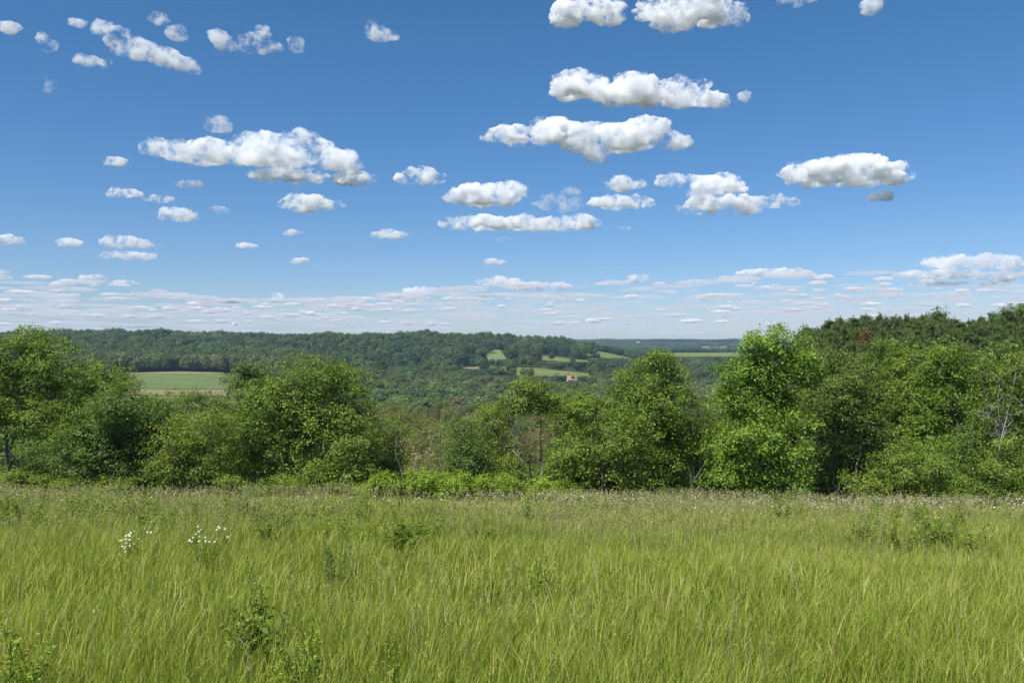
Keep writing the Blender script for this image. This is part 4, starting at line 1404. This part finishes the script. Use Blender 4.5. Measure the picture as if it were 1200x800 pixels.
def cloud(label, ell, style='puffy', group=None):
    base = max(e[1] + e[3] for e in ell)
    Y = ALT * F / (HY - base)
    s = Y / F
    V, Fc, o = [], [], 0
    for (cx, cy, rx, ry) in ell:
        n = int(7 + rx * 24 / ry)
        for k in range(n):
            while True:
                u, v = cr_.uniform(-1, 1, 2)
                if u * u + v * v < 1 and v > -.7:
                    break
            r = ry * cr_.uniform(.30, .68) * (1 - .4 * abs(u))
            p = at(cx + u * max(1, rx - r * 2.0), cy - v * max(.1, ry - r * .6), Y)
            p[1] += cr_.uniform(-1, 1) * rx * .4 * s * math.sqrt(max(0, 1 - u * u))
            V.append(IV * r * s * np.array([2.0, 1.6, .72]) + p)
            Fc.append(IF_ + o)
            o += len(IV)
    V, Fc = np.vstack(V), np.vstack(Fc)
    c0 = V.mean(0)
    me = mesh_np('cloud', V - c0, Fc.ravel(), np.full(len(Fc), 3))
    ob = obj('cloud', me, label=label, category='cloud')
    if group:
        ob['group'] = group
    md = ob.modifiers.new('r', 'REMESH')
    md.mode = 'VOXEL'
    big = max(e[2] for e in ell)
    md.voxel_size = (1.35 if big > 20 else .9) * s
    me2 = bpy.data.meshes.new_from_object(ob.evaluated_get(bpy.context.evaluated_depsgraph_get()))
    ob.modifiers.clear()
    ob.data = me2
    bpy.data.meshes.remove(me)
    n = len(me2.vertices)
    P, N = np.empty(n * 3, np.float32), np.empty(n * 3, np.float32)
    me2.vertices.foreach_get('co', P)
    me2.vertices.foreach_get('normal', N)
    P, N = P.reshape(-1, 3), N.reshape(-1, 3)
    d = np.array([billow(p + c0, s) for p in P]) * np.where(N[:, 2] < -.4, .45, 1)
    amp = min(5.0, .34 * max(e[3] for e in ell))
    P = P + N * d[:, None] * amp * s
    me2.vertices.foreach_set('co', P.astype(np.float32).ravel())
    me2.update()
    me2.materials.clear()
    thick = max(e[3] for e in ell)
    if style == 'puffy':
        me2.materials.append(cloud_mat(.55 if thick > 9 else .46, s, .475, .73, .085 if thick > 9 else .15))
    else:
        me2.materials.append(cloud_mat(.28 if style == 'wisp' else .20, s, .47 if style == 'wisp' else .50, .78, .075))
    ob.location = c0
    return ob


for label, ell, *st in [
    ('slanting torn cloud at the upper left with a tail falling to the right', [(120, 33, 18, 9), (138, 45, 20, 13), (152, 58, 26, 13), (170, 61, 24, 13), (192, 69, 24, 11), (214, 75, 18, 8), (227, 82, 9, 6), (106, 72, 24, 7), (90, 27, 12, 5)], 'wisp'),
    ('thin wisp above the tail of the slanting torn cloud', [(186, 22, 14, 8), (206, 38, 14, 10)], 'faint'),
    ('ragged cloud pair right of the slanting torn cloud', [(255, 44, 14, 9), (268, 52, 20, 8), (290, 50, 20, 10), (305, 40, 14, 10), (318, 55, 16, 6), (296, 58, 20, 6)], 'wisp'),
    ('small square puff just right of the ragged cloud pair', [(347, 54, 10, 9)], 'wisp'),
    ('torn cloud alone high in the blue left of the middle', [(438, 32, 14, 8), (446, 40, 20, 8), (460, 42, 11, 6)], 'wisp'),
    ('ragged puff at the upper left, higher of two stacked ones', [(52, 46, 10, 7), (58, 54, 10, 7), (54, 62, 9, 6)], 'wisp'),
    ('small hook-shaped wisp at the upper left, lower of two stacked ones', [(57, 91, 8, 5), (59, 99, 6, 6), (55, 106, 6, 4)], 'faint'),
    ('grey wisp cut by the left border near the top', [(8, 32, 18, 7)], 'wisp'),
    ('grey-bottomed cloud cut by the top border, left of the long bright one', [(690, 10, 48, 20), (668, 18, 28, 13), (715, 20, 22, 13)]),
    ('long bright cloud cut by the top border right of the middle', [(810, 12, 60, 20), (852, 18, 32, 15), (770, 10, 30, 16), (790, 26, 30, 12)]),
    ('sliver of cloud peeping in at the top border', [(935, -2, 28, 9)], 'wisp'),
    ('small round puff at the top border towards the right', [(1023, 8, 15, 12)], 'wisp'),
    ('soft wide cloud, the upper one of two stacked right of the middle', [(680, 102, 42, 17), (740, 108, 55, 19), (800, 110, 45, 17), (840, 118, 20, 10)]),
    ('tiny puff at the right end of the soft wide cloud', [(872, 114, 8, 7)], 'wisp'),
    ('bright heaped cloud, the lower one of two stacked right of the middle', [(600, 160, 40, 11), (648, 155, 40, 16), (690, 166, 45, 18), (745, 160, 50, 21), (786, 166, 28, 12), (700, 184, 18, 7)]),
    ('largest cloud on the left, long with a bright heaped top', [(250, 180, 50, 15), (310, 180, 58, 22), (352, 178, 50, 21), (396, 190, 35, 14), (185, 174, 25, 12), (215, 178, 30, 12), (340, 206, 52, 8), (415, 210, 28, 9)]),
    ('faint round puff over the top of the largest left cloud', [(255, 147, 18, 11)], 'faint'),
    ('flat puff between the largest left cloud and the white dome', [(493, 208, 33, 11)]),
    ('white dome-shaped cloud with a grey base left of the middle', [(568, 230, 48, 14), (598, 225, 26, 14), (545, 233, 28, 9)]),
    ('long flat white cloud below the white dome', [(560, 262, 50, 9), (620, 263, 60, 9), (668, 262, 40, 10)]),
    ('grey thin cloud linking the white dome to the low ridge cloud', [(655, 238, 34, 11), (668, 225, 14, 6)], 'faint'),
    ('small oval puff above the low ridge cloud', [(732, 216, 27, 9)]),
    ('low ridge-shaped cloud right of the middle with two tiers', [(728, 237, 42, 9), (795, 212, 30, 10), (832, 219, 48, 14), (850, 241, 62, 11), (905, 237, 36, 7)]),
    ('big bright cloud alone on the right with a small lobe under it', [(958, 204, 48, 17), (1008, 201, 46, 21), (1048, 205, 26, 14), (1033, 230, 18, 7)]),
    ('flat puff under the right part of the largest left cloud', [(365, 240, 42, 10), (352, 236, 22, 9)]),
    ('tiny oval puff left below the largest left cloud', [(222, 216, 18, 6)]),
    ('stretched thin cloud left below the largest left cloud', [(145, 227, 24, 7), (184, 233, 22, 5)]),
    ('small flat cloud under the stretched thin cloud', [(206, 252, 31, 8)]),
    ('tiny cloud at the right of the small flat cloud', [(257, 246, 14, 5)], 'wisp'),
    ('small white oval cloud at the far left, alone', [(81, 285, 18, 6)]),
    ('upper of two flat clouds stacked closely at the left', [(142, 284, 28, 9), (172, 287, 22, 5)]),
    ('lower of two flat clouds stacked closely at the left', [(150, 300, 37, 6)]),
    ('white cloud cut by the left border in mid sky', [(10, 282, 22, 7)]),
    ('very small flat cloud in the open blue left of the middle', [(289, 288, 15, 4)]),
    ('very small flat cloud just under the flat puff', [(343, 273, 13, 4)]),
    ('faint small cloud low in the blue left of the middle', [(352, 306, 14, 4.5)]),
    ('small grey streak left of the long flat white cloud', [(455, 275, 27, 6)]),
    ('little flat cloud below the long flat white cloud', [(577, 307, 18, 4)]),
    ('tiny smudge touching the underside of the long flat white cloud', [(588, 280, 12, 4)], 'wisp'),
    ('small puff left of the largest left cloud', [(135, 190, 16, 6)]),
    ('faint puff cut by the right border', [(1192, 203, 8, 5)], 'faint'),
    ('tiny puff close right of the long flat white cloud', [(730, 267, 11, 3)], 'wisp'),
    ('small bright puff low over the left hill', [(325, 348, 9, 5)]),
    ('small bright cloud low over the middle hill', [(492, 341, 23, 6)]),
    ('low long cloud over the pines towards the right', [(908, 320, 48, 6), (960, 325, 20, 4)]),
    ('broad pale cloud low at the right border', [(1140, 308, 70, 9), (1100, 322, 60, 6), (1175, 324, 40, 7)]),
    ('low flat double cloud right of the middle over the ridge', [(585, 331, 32, 7), (640, 336, 36, 6)]),
    ('low thin cloud at the left over the hill', [(110, 326, 20, 5), (145, 332, 22, 4)]),
    ('small low puff over the far fields', [(748, 327, 16, 6)]),
]:
    cloud(label, ell, st[0] if st else 'puffy')

# the deck of thin flat clouds towards the horizon, nobody could count it
_bm = bmesh.new()
bmesh.ops.create_icosphere(_bm, subdivisions=3, radius=1)
JV = np.array([v.co[:] for v in _bm.verts])
JF = np.array([[v.index for v in f.verts] for f in _bm.faces])
_bm.free()
for nm_k, (n, y0, y1, dens) in enumerate([(110, 318, 350, .050), (260, 345, 372, .040), (300, 366, 391, .028), (190, 324, 380, .26)]):
    V, Fc, o = [], [], 0
    ym = (y0 + y1) / 2
    for k in range(n):
        x = cr_.uniform(-60, 1260)
        y = cr_.uniform(y0, y1)
        lim_ = np.interp(x, [0, 120, 260, 420, 560, 800, 1000, 1200], [318, 330, 352, 350, 334, 326, 316, 300])
        if y < lim_:
            y = lim_ + cr_.uniform(0, 1) * max(2, y1 - lim_)
        Y = ALT * F / (HY - y)
        s = Y / F
        rx, ry = cr_.uniform(6, 34) * (1.0 if y < 375 else 1.5), cr_.uniform(1.0, 3.2) * np.interp(y, [320, 390], [1.1, .6])
        if nm_k == 3:
            rx, ry = cr_.uniform(3.5, 15), cr_.uniform(1.3, 2.6)
        c = at(x, y, Y)
        p = JV * np.array([rx, rx * .9, ry]) * s
        d = np.array([noise.noise(Vector(q) * 2.2 + Vector((k * 3.1, 0, nm_k))) for q in JV])
        V.append(c + p * (1 + .42 * d)[:, None] + np.array([0, 0, 1.0]) * (np.array([billow(q * [.25, .25, 1] + [k * 50, 0, 0], s) for q in p]) * ry * .7 * s * (JV[:, 2] > -.2))[:, None])
        Fc.append(JF + o)
        o += len(JV)
    V, Fc = np.vstack(V), np.vstack(Fc)
    sm_ = ALT / (HY - ym)
    obj('cloud_deck', mesh_np('cloud_deck', V, Fc.ravel(), np.full(len(Fc), 3), [cloud_mat(dens, sm_, homog=True)]), kind='stuff', label='deck of thin flat clouds low over the horizon', category='clouds')

# ------------------------------------------------------------------ air
hz, n, out = new_mat('haze')
pv = n.nodes.new('ShaderNodeVolumePrincipled')
pv.inputs['Color'].default_value = (.50, .74, 1, 1)
pv.inputs['Density'].default_value = 7.0e-5
pv.inputs['Anisotropy'].default_value = 0
n.links.new(pv.outputs[0], out.inputs['Volume'])
bm = bmesh.new()
box(bm, -14600, 14600, -14600, 14600, -92, 75)
me = bpy.data.meshes.new('haze')
bm.to_mesh(me)
bm.free()
me.materials.append(hz)
obj('haze', me, kind='stuff')
